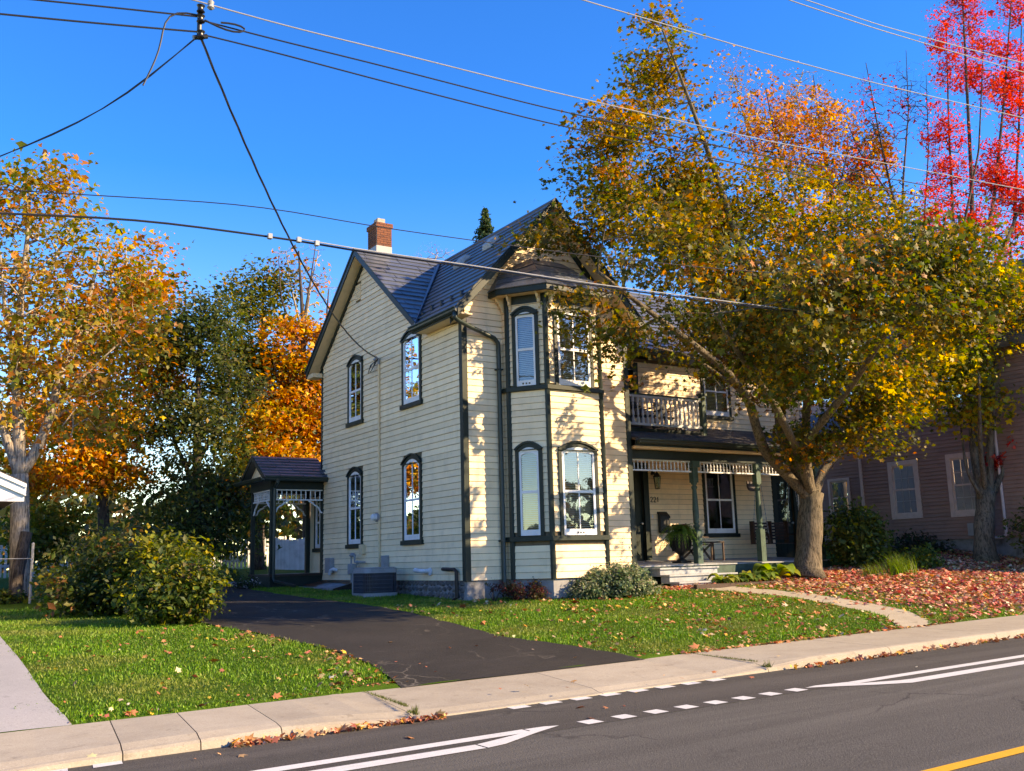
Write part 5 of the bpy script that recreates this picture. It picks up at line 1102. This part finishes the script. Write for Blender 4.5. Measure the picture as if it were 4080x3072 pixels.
bgtree('red_maple', 'tall scarlet red maple at the right edge', [(3900,1400,9),(3880,1100,9),(3870,700,9),(3850,300,9),(3830,-100,9)], [([(3880,1150,9),(3960,800,9),(4000,400,9),(4030,0,9)], .11, .03), ([(3885,1200,9),(3800,900,9),(3780,500,9),(3770,100,9)], .09, .02), ([(3890,1200,9.3),(4040,900,9.4),(4060,500,9.5),(4070,100,9.5)], .11, .03), ([(3890,1250,9.3),(3990,1000,9),(4120,700,9),(4160,300,9)], .10, .03), ([(3885,1150,9),(3830,950,8.6),(3900,600,8.6),(3920,150,8.6)], .08, .02)],
    [(3900,250,9,1.1,1.2,3.2,170), (4030,350,9,1.2,1.2,3.4,230), (3980,720,9,1.5,1.2,2.4,240), (3890,900,9,1.1,1.2,2.0,130), (4090,850,9,1.3,1.2,2.6,200), (3770,600,9,.9,.9,3.2,190), (3720,850,9,.7,.8,2.0,80), (3980,1060,9,1.6,1.2,1.1,120), (4130,450,9,1.2,1.2,3.2,160), (4060,0,9,1.4,1.2,1.8,110), (3840,0,9,1.3,1,1.8,110), (3760,200,9,.7,.8,2.4,120)], REDP, ('lobe',.105,30), 24, BARKD, .011, .5, .2, .27, r0=.22, r1=.025)
# --- left background ---
LFT = [(3,(.20,.19,.03)),(2.4,(.34,.20,.04)),(2.2,(.46,.18,.05)),(1.2,(.14,.17,.025)),(1.6,(.48,.34,.05))]
tl = np.array([-7.53,8.0,.93])
tree('maple_tree', 'tall pale barked maple with thinning olive and orange leaves at left', 'tree', [([tl, at(78,2200,8), at(80,2000,8), at(76,1890,8)], .23, .20), LM([(78,1900,8),(74,1700,8),(68,1450,8),(85,1150,8),(110,950,8),(120,740,8)], .16, .03), LM([(84,1890,8),(150,1790,8),(205,1640,8),(240,1480,8),(330,1300,8),(400,1000,8)], .13, .03),
    LM([(74,1880,8),(40,1790,8),(10,1700,8),(-60,1500,8),(-100,1200,8)], .13, .03), LM([(210,1630,8),(330,1500,7.8),(420,1420,7.6),(560,1280,7.6)], .05, .012), LM([(68,1450,8),(20,1250,7.6),(0,1000,7.4)], .07, .02), LM([(72,1500,8),(140,1250,8.5),(230,1000,8.8),(330,860,9)], .08, .02), LM([(240,1480,8),(420,1220,8.3),(520,1020,8.5)], .06, .015)],
    [LB(60,900,8,1.6,1.4,1.2,90), LB(220,1050,8.2,2.2,1.8,1.6,160), LB(420,1250,8.2,1.7,1.5,1.3,130), LB(250,1400,8,2.3,1.8,1.3,170), LB(60,1300,7.6,1.5,1.4,1.6,100), LB(420,1500,8.2,1.5,1.4,.9,90), LB(180,1680,8.6,1.6,1.4,.7,80), LB(520,1180,8.3,.8,.8,.8,36), LB(560,1060,8.3,.6,.5,.3,14), LB(100,740,8,1.5,1,.9,90), LB(380,1700,9,1.3,1.2,.6,60), LB(-100,1100,8,1.4,1.4,2.2,90), LB(20,1600,7.4,.8,.8,.7,30), LB(600,1360,8.4,.6,.6,.4,16)],
    LFT, ('lobe',.125,22), .33, 31, BARKL, .013, .5, .36, palf=None)
YO = [(3.0,(.70,.38,.03)),(2.2,(.62,.22,.03)),(1.3,(.40,.15,.03)),(1.2,(.26,.22,.03)),(1.0,(.12,.14,.02))]
bgtree('autumn_tree', 'bright golden orange maple low behind the left tree', [(420,2250,14),(410,2000,14),(400,1750,14),(420,1400,14)], [([(405,1950,14),(300,1800,14),(180,1720,13.5)], .09, .02), ([(405,1900,14),(520,1700,14),(590,1500,14)], .09, .02)],
    [(230,1830,13.6,1.9,1.3,.75,130), (420,1880,13.8,1.5,1.2,.5,80), (480,1700,14,1.6,1.3,.8,110), (130,1700,13.6,1.2,1.2,.9,60), (590,1420,14,1.2,1.1,1.2,90), (560,1100,14.5,1.3,1.2,1.4,70), (640,1550,14,.8,.8,.6,36), (120,1900,13.4,.9,.9,.35,36), (480,1300,14.5,1.6,1.4,1.6,90), (300,1560,15,2,1.5,1.4,90)], YO, ('lobe',.13,34), 32, BARKD, .008, .8, .03, .36)
DKG = [(3.4,(.050,.075,.022)),(3,(.080,.105,.028)),(2.2,(.14,.145,.035)),(.7,(.06,.07,.04)),(.5,(.28,.21,.035))]
bgtree('green_tree', 'dark green leafy tree left of the side porch', [(780,2250,13),(785,1900,13),(790,1500,13),(800,1200,13)], [([(785,1950,13),(690,1750,13),(640,1550,13)], .08, .02), ([(785,1850,13),(890,1650,13),(930,1400,13)], .08, .02)],
    [(800,1290,13,1.3,1.2,1.2,90), (720,1450,13,1.5,1.3,1.2,110), (850,1550,13,1.5,1.3,1.4,130), (730,1720,13,1.5,1.3,1.1,120), (860,1850,13,1.6,1.3,1.2,130), (730,1990,13,1.5,1.3,1.0,110), (830,2120,13,1.7,1.3,.8,100), (700,1300,13,.8,.8,.7,24), (960,2000,13,1.2,1.2,1.2,70)], DKG, ('kite',.125,40), 33, BARKD, .009, .45, .05, .36)
YG = [(3,(.15,.16,.025)),(2,(.10,.12,.022)),(2,(.24,.20,.03)),(.8,(.06,.08,.02)),(.5,(.32,.17,.03))]
bgtree('green_tree', 'yellow green tree beside the orange tree at the house edge', [(1030,2250,16),(1035,1900,16),(1040,1500,16),(1050,1150,16)], [([(1035,1800,16),(980,1500,16),(950,1300,16)], .08, .02)],
    [(1040,1160,16,1.3,1.2,1.2,90), (1000,1330,16,1.5,1.3,1.2,120), (1080,1480,16,1.5,1.3,1.2,110), (990,1650,16,1.6,1.3,1.3,120), (1060,1850,16,1.7,1.3,1.2,110), (960,1450,16,1,1,1,50)], YG, ('kite',.13,42), 34, BARKD, .008, .5, .05, .38)
bgtree('autumn_tree', 'glowing orange maple with bare top next to the cream wall', [(1230,2250,14.5),(1225,1950,14.5),(1215,1600,14.5),(1205,1250,14.5),(1190,1000,14.5)], [([(1220,1750,14.5),(1130,1600,14.5),(1080,1400,14.5)], .08, .02), ([(1215,1600,14.5),(1290,1400,14.5),(1310,1150,14.5)], .08, .02), ([(1210,1400,14.5),(1120,1200,14.5),(1110,1030,14.5)], .05, .012), ([(1206,1300,14.5),(1240,1100,14.5),(1260,960,14.5)], .05, .012)],
    [(1170,1380,14.5,1.1,1,1.0,80), (1270,1420,14.5,1.1,1,1.2,90), (1200,1560,14.5,1.5,1.2,1.0,120), (1110,1700,14.3,1.4,1.2,.8,100), (1270,1700,14.5,1.5,1.2,.9,120), (1180,1840,14.3,1.9,1.2,.7,120), (1040,1790,14,.9,.9,.4,40), (900,1960,13.5,.7,.7,.3,24)], YO, ('lobe',.125,42), 35, BARKD, .008, .7, .02, .34)
bgtree('bare_tree', 'leafless twigs showing above the orange tree', [(1240,1900,15.2),(1220,1500,15.2),(1200,1250,15.2)], [([(1210,1350,15.2),(1160,1150,15.2),(1140,1000,15.2)], .05, .012), ([(1210,1350,15.2),(1240,1120,15.2),(1270,1000,15.2)], .05, .012)],
    [(1150,1080,15.2,.9,.8,1.0,90), (1220,1060,15.2,1.0,.8,1.0,110), (1290,1150,15.2,.7,.7,.9,60)], ORG_, ('lobe',.13,4), 36, BARKL, .012, 0, .85, .25, r0=.12)
bgtree('bare_tree', 'tiny bare treetop peeking over the roof valley', [(1730,1500,20),(1725,1200,20),(1720,1050,20)], [], [(1715,985,20,.7,.6,.4,50), (1760,1010,20,.9,.6,.3,40), (1680,1020,20,.6,.6,.25,20)], ORG_, ('lobe',.1,1), 37, BARKL, .007, 0, .97, .2, r0=.1)
# conifer tip over the roof
def spruce(label, px, py, Y, h, r, seed):
    rng = np.random.default_rng(seed); t = at(px, py, Y); e = empty('spruce_tree', (t[0], t[1], float(G(t[0], 20.))), label, 'tree'); MB().tube([(t[0],t[1],t[2]-h),(t[0],t[1],t[2])], [.16,.02], 8).build('trunk', BARKD, e)
    P = []; N_ = []
    for k in range(int(h*9)):
        d = (k+.5)/9; rr = r*(d/h)**.85+.08; nb = int(6+d*2.2)
        for b in range(nb):
            a = rng.uniform(0, 6.283); L = rr*rng.uniform(.7, 1.1); m = int(6+L*26)
            s = rng.random(m)**.7; q = np.stack([t[0]+np.cos(a)*L*s, t[1]+np.sin(a)*L*s, t[2]-d-.28*L*s+.12*s*s*L], -1)+rng.normal(0, .045, (m, 3)); P.append(q); N_.append(rng.normal(0, 1, (m, 3)))
    P = np.concatenate(P); N_ = np.concatenate(N_); V, F, k = scatter_leaves(P, np.full(len(P), .14)*np.exp(rng.normal(0, .2, len(P))), N_, rng, 'kite'); pal = [(3,(.030,.060,.025)),(2,(.05,.085,.03)),(1,(.08,.105,.03))]
    c = big_mesh('crown', V, F, LEAF, e, np.repeat(colours(pal, pick(pal, len(P), rng), rng), k, 0)); c['kind'] = 'stuff'
spruce('dark spruce tip rising behind the main roof', 1932, 832, 20, 4.5, 1.25, 41)
# --- shrubs ---
def shrub(name, label, c, r, pal, leaf, seed, n=60, cat='shrub', stems=7, gap=.5, spread=.16, group=None, avoid=None, crown='foliage', up=.5):
    rng = np.random.default_rng(seed); c = np.array(c, float); g = np.array([c[0], c[1], float(G(c[0], c[1]))]); limbs = []
    for i in range(stems):
        a = i*6.283/stems; d = np.array([math.cos(a)*r[0]*.5, math.sin(a)*r[1]*.5, 0]); limbs.append(([g+d*.12-[0,0,.05], g+d*.5+[0,0,(c[2]-g[2])*.6], np.array([*(c[:2]+d[:2]), c[2]])], .016, .006))
    lob = [(c, r, n), (c+[r[0]*.35,-r[1]*.3,-r[2]*.25], np.array(r)*.65, n//3), (c+[-r[0]*.4,-r[1]*.2,-r[2]*.3], np.array(r)*.65, n//3), (c+[r[0]*.1,r[1]*.1,r[2]*.35], np.array(r)*.6, n//3)]
    return tree(name, label, cat, limbs, lob, pal, leaf, spread, seed, BARKD, .004, gap, 0, .8, group, lambda Q: (Q[:,2] < G(Q[:,0], Q[:,1])+.03) | (avoid(Q) if avoid else False), crown=crown, up=up)
BG = [(3,(.045,.085,.02)),(2,(.075,.115,.022)),(1.4,(.16,.18,.025)),(.8,(.28,.26,.03)),(.5,(.12,.08,.03))]
shrub('shrub', 'rounded glossy green bush at the driveway edge', (-5.95,-.45,1.22), (.78,.68,.62), BG, ('kite',.075,40), 51, 160, spread=.13)
shrub('shrub', 'yellow tinged upright part of the hedge behind the round bush', (-5.9,1.2,1.55), (.95,.8,.72), [(2,(.10,.13,.02)),(2,(.22,.22,.03)),(1.2,(.05,.08,.02)),(.8,(.36,.30,.03))], ('kite',.09,30), 52, 110, spread=.16)
shrub('shrub', 'wide dark leafy shrub in the middle of the left hedge', (-6.7,2.2,1.45), (1.0,.9,.72), [(3,(.045,.075,.018)),(2,(.08,.10,.02)),(1,(.16,.15,.025)),(.6,(.20,.09,.03))], ('kite',.09,30), 53, 140, spread=.18)
shrub('shrub', 'dark shrub nearest the pale trunk in the left hedge', (-6.3,5.2,1.6), (1.2,.9,.8), DKG, ('kite',.095,28), 54, 110, spread=.18)
shrub('shrub', 'tall shadowed shrub under the dark green tree', (-4.9,8.6,1.9), (1.3,1.0,.95), DKG, ('kite',.11,28), 55, 120, spread=.2)
shrub('shrub', 'olive bush showing left of the pale trunk', tuple(at(190,2140,13)), (1.6,1.0,1.0), YG, ('kite',.12,26), 56, 110, spread=.22)
shrub('shrub', 'low dark hedge along the pale pad by the side porch', (-2.5,10.6,1.35), (1.1,.5,.32), DKG, ('kite',.07,26), 57, 60, spread=.1)
VAR = [(3,(.10,.155,.085)),(2.4,(.36,.38,.26)),(2,(.055,.095,.045)),(1,(.20,.26,.15))]
shrub('shrub', 'pale variegated bush growing under the bay window', (2.95,-1.25,1.02), (.95,.55,.40), VAR, ('kite',.055,44), 58, 220, spread=.085)
shrub('shrub', 'left sprays of the variegated bush against the bay', (2.25,-1.2,.92), (.42,.35,.20), VAR, ('kite',.055,30), 59, 50, spread=.08)
RB = [(3,(.09,.03,.03)),(2,(.06,.065,.025)),(1.4,(.16,.04,.04)),(1,(.11,.09,.03))]
for i, (x, y) in enumerate(((.42,-.42),(.80,-.58),(1.25,-.72))): shrub('barberry', ['maroon barberry closest to the house corner','maroon barberry in front of the downspout','red and green barberry at the foot of the bay'][i], (x, y, float(G(x,y))+.16), (.24,.2,.2), RB, ('kite',.04,18), 60+i, 40, spread=.06, group='barberries along the foundation', stems=5)
shrub('shrub', 'light green leafy shrub between the porch and the brown house', (11.75,-.6,2.0), (.85,.8,.85), [(3,(.08,.12,.03)),(2,(.14,.18,.04)),(1.5,(.05,.08,.02)),(.6,(.30,.28,.03))], ('kite',.10,30), 66, 120, spread=.15)
shrub('shrub', 'dark shrub in front of the brown house near the right edge', (15.4,-3.6,2.0), (.8,.7,.7), DKG, ('kite',.08,26), 67, 90, spread=.14)
shrub('shrub', 'low dark plants along the brown foundation', (14.9,-.2,1.6), (.7,1.0,.45), [(3,(.03,.045,.02)),(2,(.07,.05,.03)),(1,(.05,.08,.025))], ('kite',.08,22), 68, 70, spread=.12)
shrub('shrub', 'small green bush beside the grass clump on the bank', (12.6,-1.9,1.3), (.75,.5,.3), [(3,(.07,.13,.03)),(2,(.12,.19,.04)),(1,(.30,.26,.03))], ('kite',.07,26), 69, 60, spread=.09)
shrub('flower_mound', 'dark mound with small white flowers by the side porch', (-2.15,7.9,1.22), (.42,.36,.26), [(3,(.03,.05,.02)),(2,(.05,.075,.025)),(.7,(.5,.48,.52))], ('kite',.05,26), 70, 60, 'flowers', spread=.07)
shrub('weeds', 'low weeds at the foot of the left tree', (-7.9,7.3,1.05), (.5,.4,.18), BG, ('kite',.07,20), 71, 40, 'weeds', spread=.08)
# --- big leaved plants: each leaf a part ---
def hosta(label, c, n, L, seed, pal, name='hosta', wid=.5):
    rng = np.random.default_rng(seed); e = empty(name, (c[0], c[1], float(G(c[0], c[1]))), label, 'plant'); b = np.array([c[0], c[1], float(G(c[0], c[1]))])
    for i in range(n):
        a = rng.uniform(0, 6.283); l = L*rng.uniform(.7, 1.15); d = np.array([math.cos(a), math.sin(a), 0]); s = np.array([-d[1], d[0], 0]); h = rng.uniform(.5, 1.2)*l; col = np.array(pal[rng.integers(len(pal))])*rng.uniform(.75, 1.25); V = []; F = []
        for k in range(7):
            t = k/6; c0 = b+d*l*(.25+.9*t)+np.array([0,0,h*(.35+1.25*t-1.35*t*t)]); w_ = wid*l*.5*math.sin(math.pi*min(1, .08+.92*t))**.7*(1 if k < 6 else .05)
            V += [c0-s*w_+[0,0,w_*.25], c0-[0,0,.01], c0+s*w_+[0,0,w_*.25]]
        for k in range(6):
            for j in range(2): q = k*3+j; F.append((q, q+1, q+4, q+3))
        big_mesh('leaf', np.array(V), np.array(F), LEAF, e, np.repeat(col[None], len(V), 0), smooth=True)
HP = [(.16,.24,.05),(.11,.19,.045),(.26,.32,.07),(.36,.36,.08)]
for i, (px, py) in enumerate(((2890,2330),(2945,2332),(3000,2335),(3050,2335))):
    c = at(px, py, -1.0); hosta(['hosta clump at the left end of the porch bed','second hosta clump in the porch bed','third hosta clump in the porch bed','hosta clump closest to the maple trunk'][i], c, 34, .34, 80+i, HP)
c = at(3095, 2320, -.8); hosta('broad leaved plant with yellowing leaves beside the maple trunk', c, 26, .5, 86, [(.20,.30,.05),(.30,.36,.05),(.45,.38,.04),(.13,.22,.05)], 'broadleaf_plant', .8)
def blades(name, label, c, n, L, seed, pal, spread):
    rng = np.random.default_rng(seed); e = empty(name, (c[0], c[1], float(G(c[0], c[1]))), label, 'plant'); V = []; F = []; C_ = []
    for i in range(n):
        x, y = c[0]+rng.normal(0, spread), c[1]+rng.normal(0, spread*.6); z = float(G(x, y)); a = rng.uniform(0, 6.283); d = np.array([math.cos(a), math.sin(a), 0]); s = np.array([-d[1], d[0], 0])*.008; l = L*rng.uniform(.6, 1.1); o = rng.uniform(.3, .8); col = np.array(pal[rng.integers(len(pal))])*rng.uniform(.7, 1.3)
        for k in range(5):
            t = k/4; p = np.array([x,y,z])+d*l*o*t*t+np.array([0,0,l*(t-.42*o*t*t*1.5)]); q = s*(1-t*.95); V += [p-q, p+q]; C_ += [col, col]
        b = i*10
        for k in range(4): F.append((b+2*k, b+2*k+1, b+2*k+3, b+2*k+2))
    o_ = big_mesh('blades', np.array(V), np.array(F), LEAF, e, np.array(C_)); o_['kind'] = 'stuff'
blades('grass_clump', 'arching clump of long grass on the leafy bank', (11.3,-2.2), 260, .75, 90, [(.12,.20,.03),(.18,.26,.04),(.08,.14,.025)], .28)
blades('grass_clump', 'shorter grass clump near the green shrub', (10.6,-1.9), 120, .45, 91, [(.12,.20,.03),(.22,.26,.05)], .2)

# --- belt of far trees all round the block ---
rng = np.random.default_rng(300); n = 42000; a = rng.uniform(0, 6.283, n); R_ = rng.uniform(62, 84, n); x = CP[0]+8+R_*np.sin(a); y = CP[1]+12+R_*np.cos(a)
top = 8.5+2.2*np.sin(a*9)+1.6*np.sin(a*23+1)+1.2*np.sin(a*41); top = np.where((a < 1.2) | (a > 5.6), top*.6, np.where(a > 3.9, top*.55, top)); z = G(x, np.minimum(y, 20))+top*rng.random(n)**.8
P = np.stack([x, y, z], -1); V, F, k = scatter_leaves(P, rng.uniform(.6, 1.2, n), rng.normal(0, 1, (n, 3)), rng, 'lobe')
FWP = [(3,(.05,.065,.02)),(2,(.08,.085,.02)),(1.5,(.16,.10,.03)),(1,(.22,.12,.03))]
o = big_mesh('far_wood', V, F, LEAF, None, np.repeat(colours(FWP, pick(FWP, n, rng), rng), k, 0), kind='stuff'); o['label'] = 'far belt of autumn trees behind the gardens'; o['category'] = 'wood'
# ================================================================ GRASS AND FALLEN LEAVES
def grass(name, n, boxes, hgt, seed, label):
    rng = np.random.default_rng(seed); X = []; Y = []
    tot = sum((b[1]-b[0])*(b[3]-b[2])*b[4] for b in boxes)
    for x0, x1, y0, y1, wgt in boxes:
        k = int(n*(x1-x0)*(y1-y0)*wgt/tot); X.append(rng.uniform(x0, x1, k)); Y.append(rng.uniform(y0, y1, k))
    x, y = np.concatenate(X), np.concatenate(Y); x = x+rng.normal(0, .015, len(x)); ex = .05*np.sin(y*7+np.sin(x*5)*2)+.03*np.sin(y*17+x*11); k = on_lawn(x+ex*.8, y+.04*np.sin(x*9+1)+.02*np.sin(x*23))
    dens = np.where(x > 8, np.clip(.62+.16*(np.sin(x*1.7)+np.sin(y*2.3+x)), .25, 1), 1); k &= rng.random(len(x)) < dens; x, y = x[k], y[k]; z = G(x, y)-.01; n = len(x)
    patch = np.sin(x*2.3+np.sin(y*1.7)*1.5)*.5+np.sin(y*3.1+x*1.1)*.5; h = hgt*np.exp(rng.normal(0, .3, n))*(1+.25*patch); a = rng.uniform(0, 6.283, n); w_ = .006+.004*rng.random(n); ln_ = h*rng.uniform(.2, .8, n); b = rng.uniform(0, 6.283, n)
    P = np.stack([x, y, z], -1); s = np.stack([np.cos(a)*w_, np.sin(a)*w_, 0*w_], -1); t = np.stack([np.cos(b)*ln_, np.sin(b)*ln_, h], -1)
    V = np.stack([P-s, P+s, P+t*.55+s*.7+np.array([0,0,.01]), P+t], 1).reshape(-1, 3); i = (np.arange(n)*4)[:, None]; F = np.concatenate([i+np.array([0,1,2]), i+np.array([0,2,3])], 1).reshape(-1, 3)
    g = np.array([(.075,.185,.012),(.11,.235,.016),(.15,.265,.025),(.05,.14,.010),(.24,.27,.06)]); idx = rng.choice(5, n, p=[.32,.28,.2,.14,.06]); dry = np.clip(np.sin(x*1.3+2*np.sin(y*.9+.5))*np.sin(y*1.9+x*.6+1)+.25*np.sin(x*6.1)*np.sin(y*5.3)-.05, 0, 1)[:, None]; c = g[idx]*np.exp(rng.normal(0, .22, (n, 1)))*(1+.20*patch[:, None]); c = c*(1-.75*dry)+np.array([.23,.24,.06])*.75*dry; h = h*(1-.35*dry[:, 0])
    o = big_mesh(name, V, F, BLADE, None, np.repeat(np.clip(c, 0, 1), 4, 0), kind='stuff'); o['label'] = label; o['category'] = 'grass'
grass('grass', 240000, [(-9.0,-4.5,-6.8,1.5,1.0),(-9.0,-5.5,1.5,5,.5),(-2.3,7.2,-6.8,0.2,1.0),(-2.3,0.1,0,8,.6),(5.5,16,-6.8,-1,.7)], .034, 101, 'short green lawn grass')
FAL = [(3,(.50,.19,.08)),(2.4,(.40,.12,.07)),(2.2,(.58,.33,.16)),(1.2,(.55,.33,.05)),(1.4,(.26,.09,.05)),(.9,(.62,.47,.30))]
RFAL = [(3.2,(.58,.13,.10)),(2.4,(.66,.28,.19)),(2.2,(.70,.42,.26)),(.8,(.40,.05,.06)),(.9,(.66,.34,.06)),(1.3,(.30,.15,.08)),(.7,(.72,.52,.30))]
def fallen(name, P, size, pal, seed, label, kind='stuff', tilt=.5):
    rng = np.random.default_rng(seed); n = len(P); N_ = np.concatenate([rng.normal(0, tilt, (n, 2)), np.ones((n, 1))], 1); V, F, k = scatter_leaves(P, size*np.exp(rng.normal(0, .38, n)), N_, rng, 'maple')
    o = big_mesh(name, V, F, DRYLEAF, None, np.repeat(colours(pal, pick(pal, n, rng), rng, .25), k, 0), kind=kind)
    if label: o['label'] = label; o['category'] = 'leaves'
    return o
def litter(n, x0, x1, y0, y1, dens, seed, lift=.035):
    rng = np.random.default_rng(seed); x, y = rng.uniform(x0, x1, n), rng.uniform(y0, y1, n); k = rng.random(n) < dens(x, y); x, y = x[k], y[k]; return np.stack([x, y, G(x, y)+lift*rng.random(len(x))+.012], -1)
clump = lambda x, y: np.clip(.5+.5*np.sin(x*2.1+y*1.3)*np.sin(y*2.7-x*.8), 0, 1)**1.6
P = litter(44000, 6.2, 17, -6.8, -.3, lambda x, y: np.clip((x-6.4)/3.2, .06, 1)*np.clip((y+7.2)/1.4+.25*np.clip(x-9, 0, 3), .3, 1)*(.55+.45*clump(x, y)), 110, .05)
fallen('fallen_leaves', P, .056, RFAL, 111, 'thick carpet of red and orange fallen leaves on the right bank')
P = litter(8200, -2.2, 7, -6.75, -.2, lambda x, y: on_lawn(x, y)*(.06+.55*clump(x, y)*np.clip((x+2)/4, .15, 1)+.25*(y < -6.55)+.5*np.clip((x-4)/3, 0, 1)), 112)
fallen('fallen_leaves', P, .050, FAL, 113, 'orange leaves scattered over the front lawn')
P = litter(4200, -8.8, -4.5, -6.75, -1.2, lambda x, y: on_lawn(x, y)*(.04+.9*np.clip((x+6.3)/1.6, 0, 1)*clump(x*1.4, y)+.35*(y < -6.6)), 114)
fallen('fallen_leaves', P, .048, FAL, 115, 'sparse tan leaves on the left lawn')
rng = np.random.default_rng(116); n = 900; x = rng.uniform(4.6, 8.2, n); y = rng.uniform(-1.25, -.8, n); fallen('fallen_leaves', np.stack([x, y, G(x, y)+.02+.05*rng.random(n)], -1), .055, RFAL, 117, 'red leaves drifted in front of the porch steps')
n = 700; x = np.concatenate([rng.uniform(-7.45, -5.2, 400), rng.uniform(.1, 6, 460)]); n = len(x); y = -8.57-np.abs(rng.normal(0, .045, n)); x = x[rng.random(n) < .35+.65*clump(x*2, 0*x+1)]; y = -8.56-np.abs(rng.normal(0, .045, len(x))); fallen('fallen_leaves', np.stack([x, y, rz(x)+.012+.04*rng.random(len(x))], -1), .05, FAL, 118, 'yellow and tan leaves gathered in the gutter along the kerb', tilt=.7)
n = 420; x = np.concatenate([rng.uniform(-5.3, -4.5, 120), rng.uniform(-1, 6.5, 300)]); y = -6.78-np.abs(rng.normal(0, .05, n))+.28*np.interp(x, [-5.6,-5.3,-.6,-.3], [0,1,1,0]); fallen('fallen_leaves', np.stack([x, y, rz(x)+.13+.02*rng.random(n)], -1), .045, FAL, 119, 'leaves lying along the back edge of the sidewalk')
# single leaves one can pick out on the pavement
def gz_at(px, py, c):
    n = np.array([-K, 0, 1.]); d = ray(px, py); t = (c+K*4.3-n@CP)/(n@d); return CP+d*t
ORD = ['first','second','third','fourth','fifth','sixth','seventh','eighth','ninth','tenth','eleventh','twelfth']
def single(px, py, c, where, i, s=.075, nth=0):
    p = gz_at(px, py, c) if where != 'driveway' else None
    if p is None:
        d = ray(px, py); t = np.linspace(8, 40, 4000); Q = CP+d*t[:, None]; j = int(np.argmax(Q[:, 2] < G(Q[:, 0], Q[:, 1])+.022)); p = Q[j]
    o = fallen('fallen_leaf', np.array([p+[0,0,.015]]), s, FAL, 200+i, None, None, .25); o['label'] = {'road': '%s loose leaf from the left on the bike lane asphalt', 'walk': '%s loose leaf from the left on the sidewalk concrete', 'driveway': '%s loose leaf from the left on the dark driveway'}[where] % ORD[nth]; o['category'] = 'leaf'; o['group'] = {'road': 'leaves on the bike lane', 'walk': 'leaves on the sidewalk', 'driveway': 'leaves on the driveway'}[where]
k = 0
for nth, (px, py) in enumerate(sorted(((780,3030),(875,3008),(955,3016),(765,2992),(1630,2943),(2305,2823),(2415,2822),(2485,2816),(2350,2865),(2535,2763),(3655,2660),(2990,2703)))): single(px, py, 0, 'road', k, .052, nth); k += 1
for nth, (px, py) in enumerate(sorted(((365,3020),(1990,2747),(2097,2735),(2258,2742),(2285,2716),(2647,2695),(2840,2682),(3105,2617),(2715,2705)))): single(px, py, .12, 'walk', k, .045, nth); k += 1
for nth, (px, py) in enumerate(sorted(((1700,2660),(1735,2680),(1675,2647),(1900,2575),(2120,2590),(2290,2622),(1790,2583),(1580,2640),(1970,2540),(1560,2560),(1440,2580)))): single(px, py, 0, 'driveway', k, .05, nth); k += 1
# grass tufts in the two open sidewalk joints
for i, (x, lb) in enumerate(((-5.42,'grass tuft growing in the sidewalk joint left of the driveway'),(-.18,'grass tuft growing in the sidewalk joint right of the driveway'))):
    rng = np.random.default_rng(130+i); V = []; F = []; C_ = []; e = empty('grass_tuft', (x, -7.6, float(rz(x))+.12), lb, 'grass')
    for j in range(420):
        t = rng.random()**.6; y = -6.7-1.85*t; xx = x+.11*(1-t)-.09*t+rng.normal(0, .014); zb = float(rz(x))+(.11 if t < .85 else .06); h = rng.uniform(.012, .035)*(3.2 if t > .93 else 1); a = rng.uniform(0, 6.283); p = np.array([xx, y, zb]); s = np.array([math.cos(a), math.sin(a), 0])*.005; V += [p-s, p+s, p+[rng.normal(0, .02), rng.normal(0, .02), h]]; F.append((3*j, 3*j+1, 3*j+2)); C_ += [np.array([(.10,.14,.03),(.16,.17,.04),(.06,.07,.02)][rng.integers(3)])]*3
    o = big_mesh('blades', np.array(V), np.array(F), BLADE, e, np.array(C_)); o['kind'] = 'stuff'
